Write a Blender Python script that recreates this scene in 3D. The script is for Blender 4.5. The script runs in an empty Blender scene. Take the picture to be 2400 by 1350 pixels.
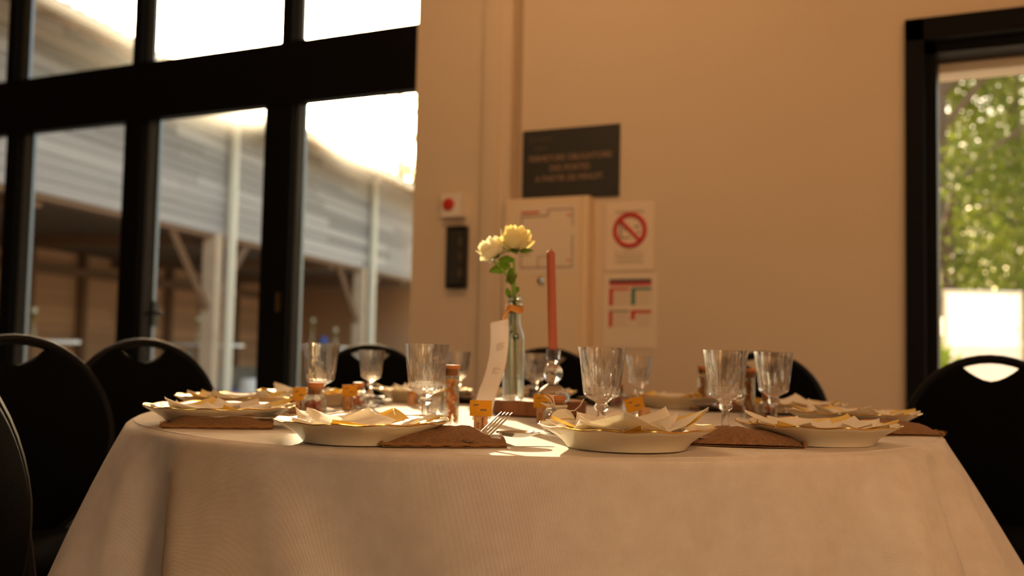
import bpy, math, random
from mathutils import Vector, Matrix
R = math.radians
SC = bpy.context.scene
COL = SC.collection
rnd = random.Random(7)

# ------------------------------------------------------------------ camera
YAW, PITCH, ROLL, CAMZ, FPX = R(26.0), R(3.58), R(1.15), 0.89, 2400.0
FWD = Vector((-math.sin(YAW) * math.cos(PITCH), math.cos(YAW) * math.cos(PITCH), math.sin(PITCH)))
_r0 = Vector((math.cos(YAW), math.sin(YAW), 0)); _u0 = _r0.cross(FWD)
RIGHT = _r0 * math.cos(ROLL) + _u0 * math.sin(ROLL)
UP = -_r0 * math.sin(ROLL) + _u0 * math.cos(ROLL)
CAM = Vector((0, 0, CAMZ))
cd = bpy.data.cameras.new('camera'); cam = bpy.data.objects.new('camera', cd); COL.objects.link(cam)
cam.matrix_world = Matrix(((RIGHT.x, UP.x, -FWD.x, CAM.x), (RIGHT.y, UP.y, -FWD.y, CAM.y), (RIGHT.z, UP.z, -FWD.z, CAM.z), (0, 0, 0, 1)))
cd.sensor_width = 36; cd.lens = 36; cd.clip_start = 0.05; cd.clip_end = 500
cd.dof.use_dof = True; cd.dof.focus_distance = 1.56; cd.dof.aperture_fstop = 2.9; cd.dof.aperture_blades = 0
SC.camera = cam
FH = Vector((-math.sin(YAW), math.cos(YAW), 0)); RH = Vector((math.cos(YAW), math.sin(YAW), 0))

def ray(px, py):
    return FWD + RIGHT * ((px - 1200) / FPX) + UP * ((675 - py) / FPX)
def at_z(px, py, z):            # a pixel on a horizontal plane
    d = ray(px, py); t = (z - CAM.z) / d.z
    return CAM + d * t
def on_wall(px, py, y):         # a pixel on the wall plane
    d = ray(px, py); return CAM + d * (y / d.y)
def at_d(px, py, depth):        # a pixel at a forward distance
    d = ray(px, py); return CAM + d * (depth / d.dot(FH))
def cw(X, Z, z=0.0):            # forward/sideways metres to world
    p = RH * X + FH * Z; return Vector((p.x, p.y, z))

# ------------------------------------------------------------------ sky, sun, exposure
SUNV = ray(728, 220).normalized()
W = bpy.data.worlds.new('sky'); SC.world = W; W.use_nodes = True
nt = W.node_tree; nt.nodes.clear()
N = nt.nodes.new
sky = N('ShaderNodeTexSky'); sky.sky_type = 'NISHITA'; sky.sun_disc = False
sky.sun_elevation = math.asin(SUNV.z); sky.sun_rotation = math.atan2(SUNV.x, SUNV.y)
sky.air_density = 1.0; sky.dust_density = 4.0; sky.ozone_density = 1.0
tint = N('ShaderNodeMix'); tint.data_type = 'RGBA'; tint.blend_type = 'MULTIPLY'; tint.inputs[0].default_value = 1
tint.inputs[7].default_value = (1.0, 0.86, 0.70, 1)
nt.links.new(sky.outputs[0], tint.inputs[6])
bg = N('ShaderNodeBackground'); bg.inputs[1].default_value = 1.0
nt.links.new(tint.outputs[2], bg.inputs[0])
# the sun's own disc and the haze lit up around it
tc = N('ShaderNodeTexCoord'); dot = N('ShaderNodeVectorMath'); dot.operation = 'DOT_PRODUCT'
nrm = N('ShaderNodeVectorMath'); nrm.operation = 'NORMALIZE'
nt.links.new(tc.outputs['Generated'], nrm.inputs[0]); nt.links.new(nrm.outputs[0], dot.inputs[0]); dot.inputs[1].default_value = SUNV
ramp = N('ShaderNodeMapRange'); ramp.interpolation_type = 'SMOOTHERSTEP'
ramp.inputs[1].default_value = math.cos(R(7)); ramp.inputs[2].default_value = 1.0; ramp.inputs[3].default_value = 0; ramp.inputs[4].default_value = 1
nt.links.new(dot.outputs['Value'], ramp.inputs[0])
pw = N('ShaderNodeMath'); pw.operation = 'POWER'; pw.inputs[1].default_value = 6; nt.links.new(ramp.outputs[0], pw.inputs[0])
sc_ = N('ShaderNodeMath'); sc_.operation = 'MULTIPLY'; sc_.inputs[1].default_value = 30; nt.links.new(pw.outputs[0], sc_.inputs[0])
glow = N('ShaderNodeBackground'); glow.inputs[0].default_value = (1, .80, .50, 1); nt.links.new(sc_.outputs[0], glow.inputs[1])
add = N('ShaderNodeAddShader'); out = N('ShaderNodeOutputWorld')
nt.links.new(bg.outputs[0], add.inputs[0]); nt.links.new(glow.outputs[0], add.inputs[1]); nt.links.new(add.outputs[0], out.inputs[0])
ld = bpy.data.lights.new('sun', 'SUN'); ld.energy = 19; ld.angle = R(.53); ld.color = (1, .80, .52)
sun = bpy.data.objects.new('sun', ld); COL.objects.link(sun)
sun.rotation_euler = SUNV.to_track_quat('Z', 'Y').to_euler()
SC.view_settings.view_transform = 'Standard'; SC.view_settings.look = 'None'
SC.view_settings.exposure = 0.0; SC.view_settings.gamma = 1; SC.view_settings.use_curve_mapping = False
try:
    c_ = SC.cycles; c_.use_denoising = True; c_.max_bounces = 14; c_.diffuse_bounces = 6; c_.transmission_bounces = 12
    c_.transparent_max_bounces = 16; c_.sample_clamp_indirect = 6; c_.caustics_reflective = False; c_.caustics_refractive = False
except Exception: pass

# ------------------------------------------------------------------ mesh helper
class MB:
    def __init__(s): s.v = []; s.f = []
    def add(s, vs, fs, M=None):
        o = len(s.v)
        s.v += [tuple(M @ Vector(p)) if M else tuple(p) for p in vs]
        s.f += [tuple(i + o for i in f) for f in fs]
        return s
    def box(s, x0, x1, y0, y1, z0, z1, M=None):
        return s.add([(x0,y0,z0),(x1,y0,z0),(x1,y1,z0),(x0,y1,z0),(x0,y0,z1),(x1,y0,z1),(x1,y1,z1),(x0,y1,z1)],
                     [(3,2,1,0),(4,5,6,7),(0,1,5,4),(1,2,6,5),(2,3,7,6),(3,0,4,7)], M)
    def lathe(s, prof, seg=24, mod=None, M=None, arc=None):
        vs = []; fs = []; n = len(prof)
        for k in range(seg):
            a = 2 * math.pi * k / seg
            for i, (r, z) in enumerate(prof):
                q = mod(i, a, r, z) if mod else (r, z)
                vs.append((q[0] * math.cos(a), q[0] * math.sin(a), q[1]))
        for k in range(seg):
            m = (k + 1) % seg
            for i in range(n - 1):
                a, b, c, d = k*n+i, m*n+i, m*n+i+1, k*n+i+1
                if prof[i][0] == 0: fs.append((b, c, d))
                elif prof[i+1][0] == 0: fs.append((a, b, d))
                else: fs.append((a, b, c, d))
        return s.add(vs, fs, M)
    def tube(s, path, r, seg=8, closed=False, flat=1.0, M=None):
        path = [Vector(p) for p in path]; n = len(path); vs = []; fs = []
        rr = r if isinstance(r, (list, tuple)) else [r] * n
        up = Vector((0, 0, 1))
        prev = None
        for i in range(n):
            if closed: t = path[(i+1) % n] - path[i-1]
            else: t = path[min(i+1, n-1)] - path[max(i-1, 0)]
            t.normalize()
            if prev is None:
                a = up if abs(t.z) < .9 else Vector((1, 0, 0))
                u = (a - t * a.dot(t)).normalized()
            else: u = (prev - t * prev.dot(t)).normalized()
            prev = u; w = t.cross(u)
            for k in range(seg):
                q = 2 * math.pi * k / seg
                vs.append(path[i] + u * (math.cos(q) * rr[i] * flat) + w * (math.sin(q) * rr[i]))
        m = n if closed else n - 1
        for i in range(m):
            j = (i + 1) % n
            for k in range(seg):
                l = (k + 1) % seg
                fs.append((i*seg+k, i*seg+l, j*seg+l, j*seg+k))
        if not closed:
            fs.append(tuple(range(seg - 1, -1, -1))); fs.append(tuple((n-1)*seg + k for k in range(seg)))
        return s.add([tuple(v) for v in vs], fs, M)
    def prism(s, poly, z0, z1, M=None):
        n = len(poly)
        vs = [(x, y, z0) for x, y in poly] + [(x, y, z1) for x, y in poly]
        fs = [tuple(range(n - 1, -1, -1)), tuple(range(n, 2 * n))] + [(i, (i+1) % n, n + (i+1) % n, n + i) for i in range(n)]
        return s.add(vs, fs, M)
    def sheet(s, nu, nv, fn, th=0.0, M=None):
        P = [[Vector(fn(i / nu, j / nv)) for j in range(nv + 1)] for i in range(nu + 1)]
        w = nv + 1; vs = [tuple(p) for row in P for p in row]
        fs = [(i*w+j, (i+1)*w+j, (i+1)*w+j+1, i*w+j+1) for i in range(nu) for j in range(nv)]
        if th:
            nor = []
            for i in range(nu + 1):
                for j in range(nv + 1):
                    a = P[min(i+1, nu)][j] - P[max(i-1, 0)][j]; b = P[i][min(j+1, nv)] - P[i][max(j-1, 0)]
                    q = a.cross(b); nor.append(q.normalized() if q.length > 1e-12 else Vector((0, 0, 1)))
            o = len(vs); flat = [p for row in P for p in row]
            vs += [tuple(flat[k] - nor[k] * th) for k in range(o)]
            fs += [tuple(o + q for q in reversed(f)) for f in fs[:nu*nv]]
            edge = [(i, 0) for i in range(nu)] + [(nu, j) for j in range(nv)] + [(i, nv) for i in range(nu, 0, -1)] + [(0, j) for j in range(nv, 0, -1)]
            ids = [i*w+j for i, j in edge]
            for k in range(len(ids)):
                a, b = ids[k], ids[(k+1) % len(ids)]
                fs.append((b, a, o + a, o + b))
        return s.add(vs, fs, M)
    def blob(s, c, rx, ry, rz, nu=10, nv=7, fn=None):
        vs = []; fs = []
        for j in range(nv + 1):
            p = math.pi * j / nv
            for i in range(nu):
                a = 2 * math.pi * i / nu
                q = Vector((math.sin(p) * math.cos(a), math.sin(p) * math.sin(a), math.cos(p)))
                k = fn(q) if fn else 1
                vs.append((c[0] + q.x*rx*k, c[1] + q.y*ry*k, c[2] + q.z*rz*k))
        for j in range(nv):
            for i in range(nu):
                l = (i + 1) % nu
                if j == 0: fs.append((j*nu, (j+1)*nu+i, (j+1)*nu+l))
                elif j == nv - 1: fs.append((j*nu+i, (j+1)*nu, j*nu+l))
                else: fs.append((j*nu+i, (j+1)*nu+i, (j+1)*nu+l, j*nu+l))
        return s.add(vs, fs)
    def mesh(s, name, mat, smooth=40):
        m = bpy.data.meshes.new(name); m.from_pydata(s.v, [], s.f)
        if mat: m.materials.append(mat)
        if smooth:
            m.polygons.foreach_set('use_smooth', [True] * len(m.polygons))
            m.set_sharp_from_angle(angle=R(smooth))
        m.update(); return m
    def build(s, name, mat, parent=None, loc=(0,0,0), rot=(0,0,0), smooth=40):
        return link(name, s.mesh(name, mat, smooth), parent, loc, rot)

def link(name, data, parent=None, loc=(0,0,0), rot=(0,0,0), scale=(1,1,1)):
    o = bpy.data.objects.new(name, data); COL.objects.link(o)
    o.parent = parent; o.location = loc; o.rotation_euler = rot; o.scale = scale
    return o
def tag(o, label=None, cat=None, group=None, kind=None):
    if label: o['label'] = label
    if cat: o['category'] = cat
    if group: o['group'] = group
    if kind: o['kind'] = kind
    return o
def empty(name, loc=(0,0,0), rz=0, **k):
    o = link(name, None, None, loc, (0, 0, rz)); o.empty_display_size = .05
    return tag(o, **k)
KIDS = {}
def copy_tree(o, loc=None, rz=None, label=None, parent=None):
    c = o.copy(); COL.objects.link(c); c.parent = parent
    for ch in list(o.children): copy_tree(ch, parent=c)
    if loc is not None: c.location = loc
    if rz is not None: c.rotation_euler = (0, 0, rz)
    if label: c['label'] = label
    return c
BOX1 = {}
def unit_box(mat):
    if mat.name not in BOX1: BOX1[mat.name] = MB().box(0, 1, 0, 1, 0, 1).mesh('board', mat, 0)
    return BOX1[mat.name]
def piece(name, mat, parent, x0, x1, y0, y1, z0, z1):      # an alike board, sharing one mesh
    return link(name, unit_box(mat), parent, (x0, y0, z0), (0,0,0), (x1-x0, y1-y0, z1-z0))

# ------------------------------------------------------------------ materials
def mat(name, col, rough=.5, metal=0, spec=.5, noise=None, bump=None, rnd_amt=0, trans=0, weave=None, stretch=None):
    m = bpy.data.materials.new(name); m.use_nodes = True; t = m.node_tree; b = t.nodes['Principled BSDF']
    b.inputs['Base Color'].default_value = (*col, 1); b.inputs['Roughness'].default_value = rough
    b.inputs['Metallic'].default_value = metal; b.inputs['Specular IOR Level'].default_value = spec
    co = t.nodes.new('ShaderNodeTexCoord'); vec = co.outputs['Object']
    if stretch:
        mp = t.nodes.new('ShaderNodeMapping'); mp.inputs['Scale'].default_value = stretch
        t.links.new(vec, mp.inputs[0]); vec = mp.outputs[0]
    colout = None
    if noise:                                       # (scale, second colour, contrast)
        n = t.nodes.new('ShaderNodeTexNoise'); n.inputs['Scale'].default_value = noise[0]; n.inputs['Detail'].default_value = 5
        t.links.new(vec, n.inputs['Vector'])
        r = t.nodes.new('ShaderNodeValToRGB'); k = noise[2] / 2
        r.color_ramp.elements[0].position = .5 - k; r.color_ramp.elements[1].position = .5 + k
        r.color_ramp.elements[0].color = (*col, 1); r.color_ramp.elements[1].color = (*noise[1], 1)
        t.links.new(n.outputs['Fac'], r.inputs[0]); colout = r.outputs[0]
    if rnd_amt:
        oi = t.nodes.new('ShaderNodeObjectInfo'); mr = t.nodes.new('ShaderNodeMapRange')
        mr.inputs[3].default_value = 1 - rnd_amt; mr.inputs[4].default_value = 1 + rnd_amt
        t.links.new(oi.outputs['Random'], mr.inputs[0])
        mx = t.nodes.new('ShaderNodeMix'); mx.data_type = 'RGBA'; mx.blend_type = 'MULTIPLY'; mx.inputs[0].default_value = 1
        if colout: t.links.new(colout, mx.inputs[6])
        else: mx.inputs[6].default_value = (*col, 1)
        t.links.new(mr.outputs[0], mx.inputs[7]); colout = mx.outputs[2]
    if colout: t.links.new(colout, b.inputs['Base Color'])
    if weave:                                       # (scale, strength): crossed threads
        w1 = t.nodes.new('ShaderNodeTexWave'); w2 = t.nodes.new('ShaderNodeTexWave'); w2.bands_direction = 'Y'
        w3 = t.nodes.new('ShaderNodeTexWave'); w3.bands_direction = 'Z'
        ad = t.nodes.new('ShaderNodeMath'); ad2 = t.nodes.new('ShaderNodeMath')
        for w in (w1, w2, w3):
            w.inputs['Scale'].default_value = weave[0]; w.inputs['Distortion'].default_value = .6; w.inputs['Detail'].default_value = 1
            t.links.new(vec, w.inputs['Vector'])
        t.links.new(w1.outputs['Fac'], ad.inputs[0]); t.links.new(w2.outputs['Fac'], ad.inputs[1])
        t.links.new(ad.outputs[0], ad2.inputs[0]); t.links.new(w3.outputs['Fac'], ad2.inputs[1])
        bp = t.nodes.new('ShaderNodeBump'); bp.inputs['Strength'].default_value = weave[1]; bp.inputs['Distance'].default_value = .001
        t.links.new(ad2.outputs[0], bp.inputs['Height']); t.links.new(bp.outputs[0], b.inputs['Normal'])
    elif bump:                                      # (scale, strength, distance)
        n2 = t.nodes.new('ShaderNodeTexNoise'); n2.inputs['Scale'].default_value = bump[0]; n2.inputs['Detail'].default_value = 4
        t.links.new(vec, n2.inputs['Vector'])
        bp = t.nodes.new('ShaderNodeBump'); bp.inputs['Strength'].default_value = bump[1]; bp.inputs['Distance'].default_value = bump[2]
        t.links.new(n2.outputs['Fac'], bp.inputs['Height']); t.links.new(bp.outputs[0], b.inputs['Normal'])
    if trans:
        tr = t.nodes.new('ShaderNodeBsdfTranslucent'); ms = t.nodes.new('ShaderNodeMixShader'); ms.inputs[0].default_value = trans
        tr.inputs[0].default_value = (*col, 1)
        if colout: t.links.new(colout, tr.inputs[0])
        t.links.new(b.outputs[0], ms.inputs[1]); t.links.new(tr.outputs[0], ms.inputs[2])
        t.links.new(ms.outputs[0], t.nodes['Material Output'].inputs[0])
    return m
def glass(name, col=(1,1,1), clear=.35, ior=1.5, rough=0.0):
    m = bpy.data.materials.new(name); m.use_nodes = True; t = m.node_tree; t.nodes.remove(t.nodes['Principled BSDF'])
    g = t.nodes.new('ShaderNodeBsdfGlass'); g.inputs['IOR'].default_value = ior; g.inputs[0].default_value = (*col, 1); g.inputs['Roughness'].default_value = rough
    tr = t.nodes.new('ShaderNodeBsdfTransparent'); tr.inputs[0].default_value = (*col, 1)
    x = t.nodes.new('ShaderNodeMixShader'); x.inputs[0].default_value = clear
    t.links.new(g.outputs[0], x.inputs[1]); t.links.new(tr.outputs[0], x.inputs[2]); t.links.new(x.outputs[0], t.nodes['Material Output'].inputs[0])
    return m
def pane_mat(name):
    m = bpy.data.materials.new(name); m.use_nodes = True; t = m.node_tree; t.nodes.remove(t.nodes['Principled BSDF'])
    tr = t.nodes.new('ShaderNodeBsdfTransparent'); tr.inputs[0].default_value = (.97, .985, .975, 1)
    g = t.nodes.new('ShaderNodeBsdfGlossy'); g.inputs['Roughness'].default_value = 0.01
    fr = t.nodes.new('ShaderNodeFresnel'); 
    ge = t.nodes.new('ShaderNodeNewGeometry'); io = t.nodes.new('ShaderNodeMapRange')
    io.inputs[3].default_value = 1.45; io.inputs[4].default_value = 1/1.45
    t.links.new(ge.outputs['Backfacing'], io.inputs[0]); t.links.new(io.outputs[0], fr.inputs[0])
    x = t.nodes.new('ShaderNodeMixShader')
    t.links.new(fr.outputs[0], x.inputs[0]); t.links.new(tr.outputs[0], x.inputs[1]); t.links.new(g.outputs[0], x.inputs[2])
    # rough refraction added so the panes bloom like lens glare around the sun
    rf = t.nodes.new('ShaderNodeBsdfRefraction'); rf.inputs['IOR'].default_value = 1.06; rf.inputs['Roughness'].default_value = .55
    rf.inputs[0].default_value = (1, .97, .9, 1)
    y = t.nodes.new('ShaderNodeMixShader'); y.inputs[0].default_value = GLARE
    t.links.new(x.outputs[0], y.inputs[1]); t.links.new(rf.outputs[0], y.inputs[2]); t.links.new(y.outputs[0], t.nodes['Material Output'].inputs[0])
    return m
GLARE = .013

M_wall = mat('wall_paint', (.70, .57, .42), .75, spec=.25, noise=(1.3, (.67, .54, .39), .6), bump=(60, .12, .002))
M_dark_wall = mat('darkened_unseen_wall', (.10, .065, .04), .6, noise=(3, (.07, .045, .028), .5), stretch=(6, 6, .5))  # dark finish given to the unseen walls to cut their bounce light
M_ceil = mat('ceiling_paint', (.74, .66, .54), .8)
M_floor = mat('floor_tile', (.27, .22, .17), .45, noise=(3, (.22, .18, .14), .5))
M_frame = mat('black_frame', (.0042, .0038, .0034), .5, spec=.12)
M_alu = mat('grey_aluminium', (.24, .27, .31), .35, metal=.6)
M_pane = pane_mat('window_glass')
M_brass = mat('brass', (.62, .45, .22), .3, metal=1)
M_plastic_w = mat('white_plastic', (.80, .72, .62), .4)
M_red = mat('red_plastic', (.55, .03, .012), .4)
M_redprint = mat('red_print', (.55, .035, .03), .6)
M_signdark = mat('charcoal_sign', (.028, .026, .02), .55)
M_lettering = mat('tan_lettering', (.34, .21, .13), .7)
M_logo = mat('faint_lettering', (.085, .065, .045), .7)
M_cab = mat('cabinet_cream', (.80, .63, .42), .45)
M_paper = mat('white_paper', (.80, .66, .50), .7, spec=.2)
M_printgrey = mat('grey_print', (.35, .26, .19), .7)
M_printdark = mat('dark_print', (.06, .06, .07), .7)
M_printgreen = mat('green_print', (.07, .20, .15), .7)
M_laminate = mat('laminate', (.80, .67, .50), .25)
M_black = mat('black_plastic', (.012, .011, .010), .35)
M_cloth = mat('white_nonwoven_cloth', (.84, .77, .69), .85, spec=.15, weave=(160, .35), trans=.22, noise=(30, (.74, .66, .57), .5))
M_wood_top = mat('table_wood', (.35, .22, .12), .5)
M_pad = mat('black_upholstery', (.0022, .0022, .0022), .9, spec=.04, bump=(300, .3, .001))
M_tube = mat('black_tube', (.0035, .0035, .004), .55, spec=.12)
M_porc = mat('cream_porcelain', (.88, .80, .60), .12, spec=.6, trans=.14)
M_gold = mat('gold_rim', (.85, .52, .14), .18, metal=1)
M_nap = mat('white_paper_napkin', (.88, .82, .70), .8, spec=.1, trans=.35, bump=(120, .2, .001))
M_nap_y = mat('yellow_paper_napkin', (.86, .66, .20), .8, spec=.1, trans=.35)
M_jute = mat('burlap', (.50, .28, .14), .9, spec=.1, weave=(210, 1.0), noise=(300, (.30, .15, .07), .6))
M_jute_h = mat('burlap_hem', (.52, .27, .10), .9, spec=.1, weave=(240, 1.0))
M_steel = mat('steel', (.62, .58, .53), .16, metal=1)
M_glass = glass('crystal_glass', (1, .995, .985), .30)
M_vase = glass('bottle_glass', (.97, .98, .96), .62)
M_bottle = glass('vase_glass', (.97, .98, .96), .35)
M_smoke = glass('clear_blown_glass', (.93, .95, .97), .15)
M_cork = mat('cork', (.60, .33, .15), .8, noise=(120, (.46, .22, .09), .5), bump=(200, .3, .001))
M_corklid = mat('cork_lid', (.55, .20, .05), .75, noise=(150, (.44, .15, .04), .5))
M_card = mat('orange_card', (.62, .30, .02), .75, spec=.15, trans=.2)
M_sweet = mat('apricot_sweets', (.85, .32, .18), .35, noise=(70, (.78, .22, .12), .4), rnd_amt=.12)
M_raffia = mat('cream_raffia', (.86, .74, .56), .75, trans=.25)
M_tag = mat('cream_tag', (.80, .70, .48), .7)
M_dried = mat('dried_petals', (.95, .62, .16), .8, noise=(160, (.80, .32, .05), .6), trans=.5)
M_slab = mat('log_slice', (.22, .085, .032), .75, spec=.2, noise=(9, (.10, .035, .014), .45), stretch=(5, 5, .6), bump=(30, .3, .004))
M_bark = mat('log_face', (.42, .25, .12), .75, spec=.2, noise=(14, (.40, .23, .11), .5))
M_candle = mat('terracotta_candle', (.42, .105, .05), .5, spec=.3)
M_petal = mat('cream_rose_petal', (.94, .88, .56), .6, spec=.2, trans=.55)
M_petal2 = mat('white_rose_petal', (.95, .91, .74), .6, spec=.2, trans=.55)
M_leaf = mat('rose_leaf', (.15, .22, .025), .5, trans=.5)
M_stem = mat('green_stem', (.22, .34, .05), .5)
M_twine = mat('orange_twine', (.55, .22, .04), .85)
M_menu = mat('menu_paper', (.76, .70, .64), .8, spec=.1, trans=.12)
M_siding = mat('weathered_board', (.47, .44, .425), .8, noise=(4, (.27, .24, .225), .5), rnd_amt=.3, stretch=(.5, 4, 6), bump=(30, .2, .004))
M_barnwall = mat('brown_board', (.62, .36, .21), .85, noise=(5, (.46, .25, .14), .5), rnd_amt=.18, stretch=(.4, 4, 6))
M_stud = mat('dark_stud', (.22, .12, .065), .85)
M_barnin = mat('barn_dark_wood', (.12, .07, .04), .9)
M_soffit = mat('soffit_board', (.30, .16, .08), .8, rnd_amt=.15)
M_post = mat('pale_timber', (.62, .47, .33), .75, noise=(3, (.52, .38, .26), .5))
M_pipe = mat('white_downpipe', (.72, .68, .56), .4)
M_tile = mat('roof_tile', (.40, .30, .22), .85, noise=(6, (.50, .42, .32), .5), rnd_amt=.25)
M_plinth = mat('concrete', (.36, .32, .28), .9, noise=(4, (.28, .25, .22), .5))
M_gravel = mat('pale_gravel', (.42, .37, .30), .95, noise=(2, (.34, .30, .24), .6))
M_tabletop_w = mat('white_table_top', (.72, .73, .70), .4)
M_greymetal = mat('grey_metal', (.35, .37, .38), .4, metal=.5)
M_teal = mat('teal_fabric', (.05, .28, .30), .8)
M_blue = mat('blue_plastic', (.01, .10, .45), .45)
M_whitefab = mat('white_fabric', (.74, .73, .71), .85)
M_treeleaf = mat('tree_leaf', (.085, .125, .022), .5, spec=.4, noise=(.8, (.20, .235, .025), .5), trans=.5)
M_treeleaf2 = mat('bush_leaf', (.30, .42, .03), .55, noise=(1.5, (.20, .30, .03), .5), trans=.5)
M_barktree = mat('tree_bark', (.16, .11, .07), .9)
M_canvas = mat('white_canvas', (.95, .92, .86), .8, trans=.65)
M_orangefl = mat('orange_flower', (.75, .28, .03), .7, trans=.4)
M_lamp = bpy.data.materials.new('fill_glow'); M_lamp.use_nodes = True
_e = M_lamp.node_tree.nodes['Principled BSDF']; _e.inputs['Emission Color'].default_value = (1, .57, .27, 1); _e.inputs['Emission Strength'].default_value = 66

def text(name, s, size, m, parent, loc, rot=(0,0,0), align='CENTER', depth=.0006, xs=1.0, shear=0, space=1.0):
    c = bpy.data.curves.new(name, 'FONT'); c.body = s; c.size = size; c.align_x = align; c.align_y = 'CENTER'
    c.extrude = depth; c.resolution_u = 3; c.shear = shear; c.space_character = space
    tmp = bpy.data.objects.new('tmp', c); COL.objects.link(tmp)
    dg = bpy.context.evaluated_depsgraph_get()
    me = bpy.data.meshes.new_from_object(tmp.evaluated_get(dg)); me.name = name
    bpy.data.objects.remove(tmp); me.materials.clear(); me.materials.append(m)
    return link(name, me, parent, loc, rot, (xs, 1, 1))

# ------------------------------------------------------------------ room shell
YW = 4.226                                          # inner face of the glazed wall
WX = lambda px, py: on_wall(px, py, YW).x
WZ = lambda px, py: on_wall(px, py, YW).z
XJ = WX(969, 450)                                   # where the glazing ends and the wall begins
XD0, XD1 = WX(2124, 500), WX(2124, 500) + 1.35      # doorway
ZD = WZ(2262, 36)                                   # doorway head
XL, XR, YB, ZC = -8.2, 4.6, -5.2, 4.6
def struct(name, mb, m, smooth=0):
    return tag(mb.build(name, m, smooth=smooth), kind='structure')
struct('floor', MB().box(XL-.3, XR+.3, YB-.3, YW+.3, -.12, 0), M_floor)
struct('ceiling', MB().box(XL-.3, XR+.3, YB-.3, YW+.3, ZC, ZC+.15), M_ceil)
w = MB(); w.box(XJ, XD0, YW, YW+.3, 0, ZC); w.box(XD0, XD1, YW, YW+.3, ZD, ZC); w.box(XD1, XR, YW, YW+.3, 0, ZC); w.box(XL, XJ, YW, YW+.3, 3.95, ZC)
struct('wall_back', w, M_wall)
struct('wall_left', MB().box(XL-.3, XL, YB-.3, YW+.3, 0, ZC), M_dark_wall)
w = MB(); w.box(XR, XR+.3, YB-.3, YW+.3, 0, .9); w.box(XR, XR+.3, YB-.3, YW+.3, 3.0, ZC)
for y0, y1 in ((YB-.3, -3), (-1.6, YW+.3)): w.box(XR, XR+.3, y0, y1, .9, 3.0)
struct('wall_right', w, M_wall)
w = MB(); w.box(XL, XR, YB-.3, YB, 0, .5); w.box(XL, XR, YB-.3, YB, 3.4, ZC)
for x0, x1 in ((XL, -3.6), (-2.4, XR)): w.box(x0, x1, YB-.3, YB, .5, 3.4)
struct('wall_front', w, M_dark_wall)
# shallow pilaster strip and a flat strip beside it, painted darker as recess shade
x0, x1 = WX(1143, 300), WX(1207, 300)
p = MB().box(x0, x1, YW-.045, YW+.02, 0, ZC)
struct('trim_1', p, M_wall)
struct('trim_2', MB().box(WX(1158, 300)-.004, WX(1180, 300), YW-.055, YW-.044, 0, ZC), M_wall)
struct('trim_3', MB().box(WX(1207, 300)+.001, WX(1222, 300), YW-.006, YW+.002, WZ(1212, 468), ZC), mat('recess_shade', (.42, .31, .21), .8))
struct('baseboard_back', MB().box(XJ, XD0-.02, YW-.014, YW+.01, 0, .09), M_black)

# ------------------------------------------------------------------ glazed screen
zt1, zt0 = WZ(500, 123), WZ(500, 262)               # transom top and underside
win = tag(empty('window_1'), kind='structure')
D0, D1 = YW + .0, YW + .06
WB = lambda px, py: on_wall(px, py, D1).x          # the same pixel at the back of the frame
posts = [(WX(18, 100), WB(56, 100), WB(75, 100)), (WX(314, 60), WB(352, 60), WB(368, 60)), (WX(660, 50), WB(703, 50), WB(716, 50))]
lows = [(WX(4, 500), WB(54, 500), WB(76, 500)), (WX(281, 500), WB(345, 500), WB(371, 500)), (WX(611, 500), WB(695, 500), WB(712, 500))]
edges = [XL] + [0.5*(a+b) for a, b, c in posts] + [XJ]
for a, b, c in posts:
    MB().box(a, b, D0, D1, zt1, 3.95).build('post', M_frame, win, smooth=0)
    MB().box(b, c, D0+.05, D1+.01, zt1, 3.95).build('glazing_bead', M_alu, win, smooth=0)
for a, b, c in lows:
    MB().box(a+.03, b, D0, D1, 0, zt0).build('post', M_frame, win, smooth=0)
    MB().box(a, a+.03, D0+.008, D1-.004, 0, zt0).build('sash_stile', M_frame, win, smooth=0)
    m = b + (c-b)*.42
    MB().box(b, m, D0+.045, D1+.004, 0, zt0).build('sash_edge', M_alu, win, smooth=0)
    MB().box(m+.003, c, D0+.05, D1+.01, 0, zt0).build('glazing_bead', M_alu, win, smooth=0)
MB().box(XL, XJ, D0-.005, D1+.005, zt0, zt1).build('transom', M_frame, win, smooth=0)
MB().box(XL, XJ, D0, D1, 3.87, 3.95).build('head_rail', M_frame, win, smooth=0)
MB().box(XL, XJ, D0, D1, 0, .12).build('threshold', M_frame, win, smooth=0)
MB().box(XJ-.001, XJ+.03, D0+.01, D1, 0, 3.9).build('jamb_strip', M_frame, win, smooth=0)
for i in range(len(edges)-1):
    MB().box(edges[i], edges[i+1]-.001, YW+.046, YW+.050, zt1, 3.87).build('pane', M_pane, win, smooth=0)
    MB().box(edges[i], edges[i+1]-.001, YW+.046, YW+.050, .12, zt0).build('pane', M_pane, win, smooth=0)
xh, zh = WX(357, 735), WZ(357, 735)
h = MB().box(xh-.012, xh+.012, D0-.004, D0+.03, zh-.07, zh+.07); h.tube([(xh, D0, zh), (xh, D0-.05, zh), (xh+.05, D0-.055, zh), (xh+.13, D0-.052, zh)], .010)
h.build('door_lever', M_black, win)
xl, zl = WX(652, 708), WZ(652, 708)
MB().box(xl-.012, xl+.012, D0-.008, D0, zl-.05, zl+.05).build('latch_plate', M_brass, win, smooth=0)

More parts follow.
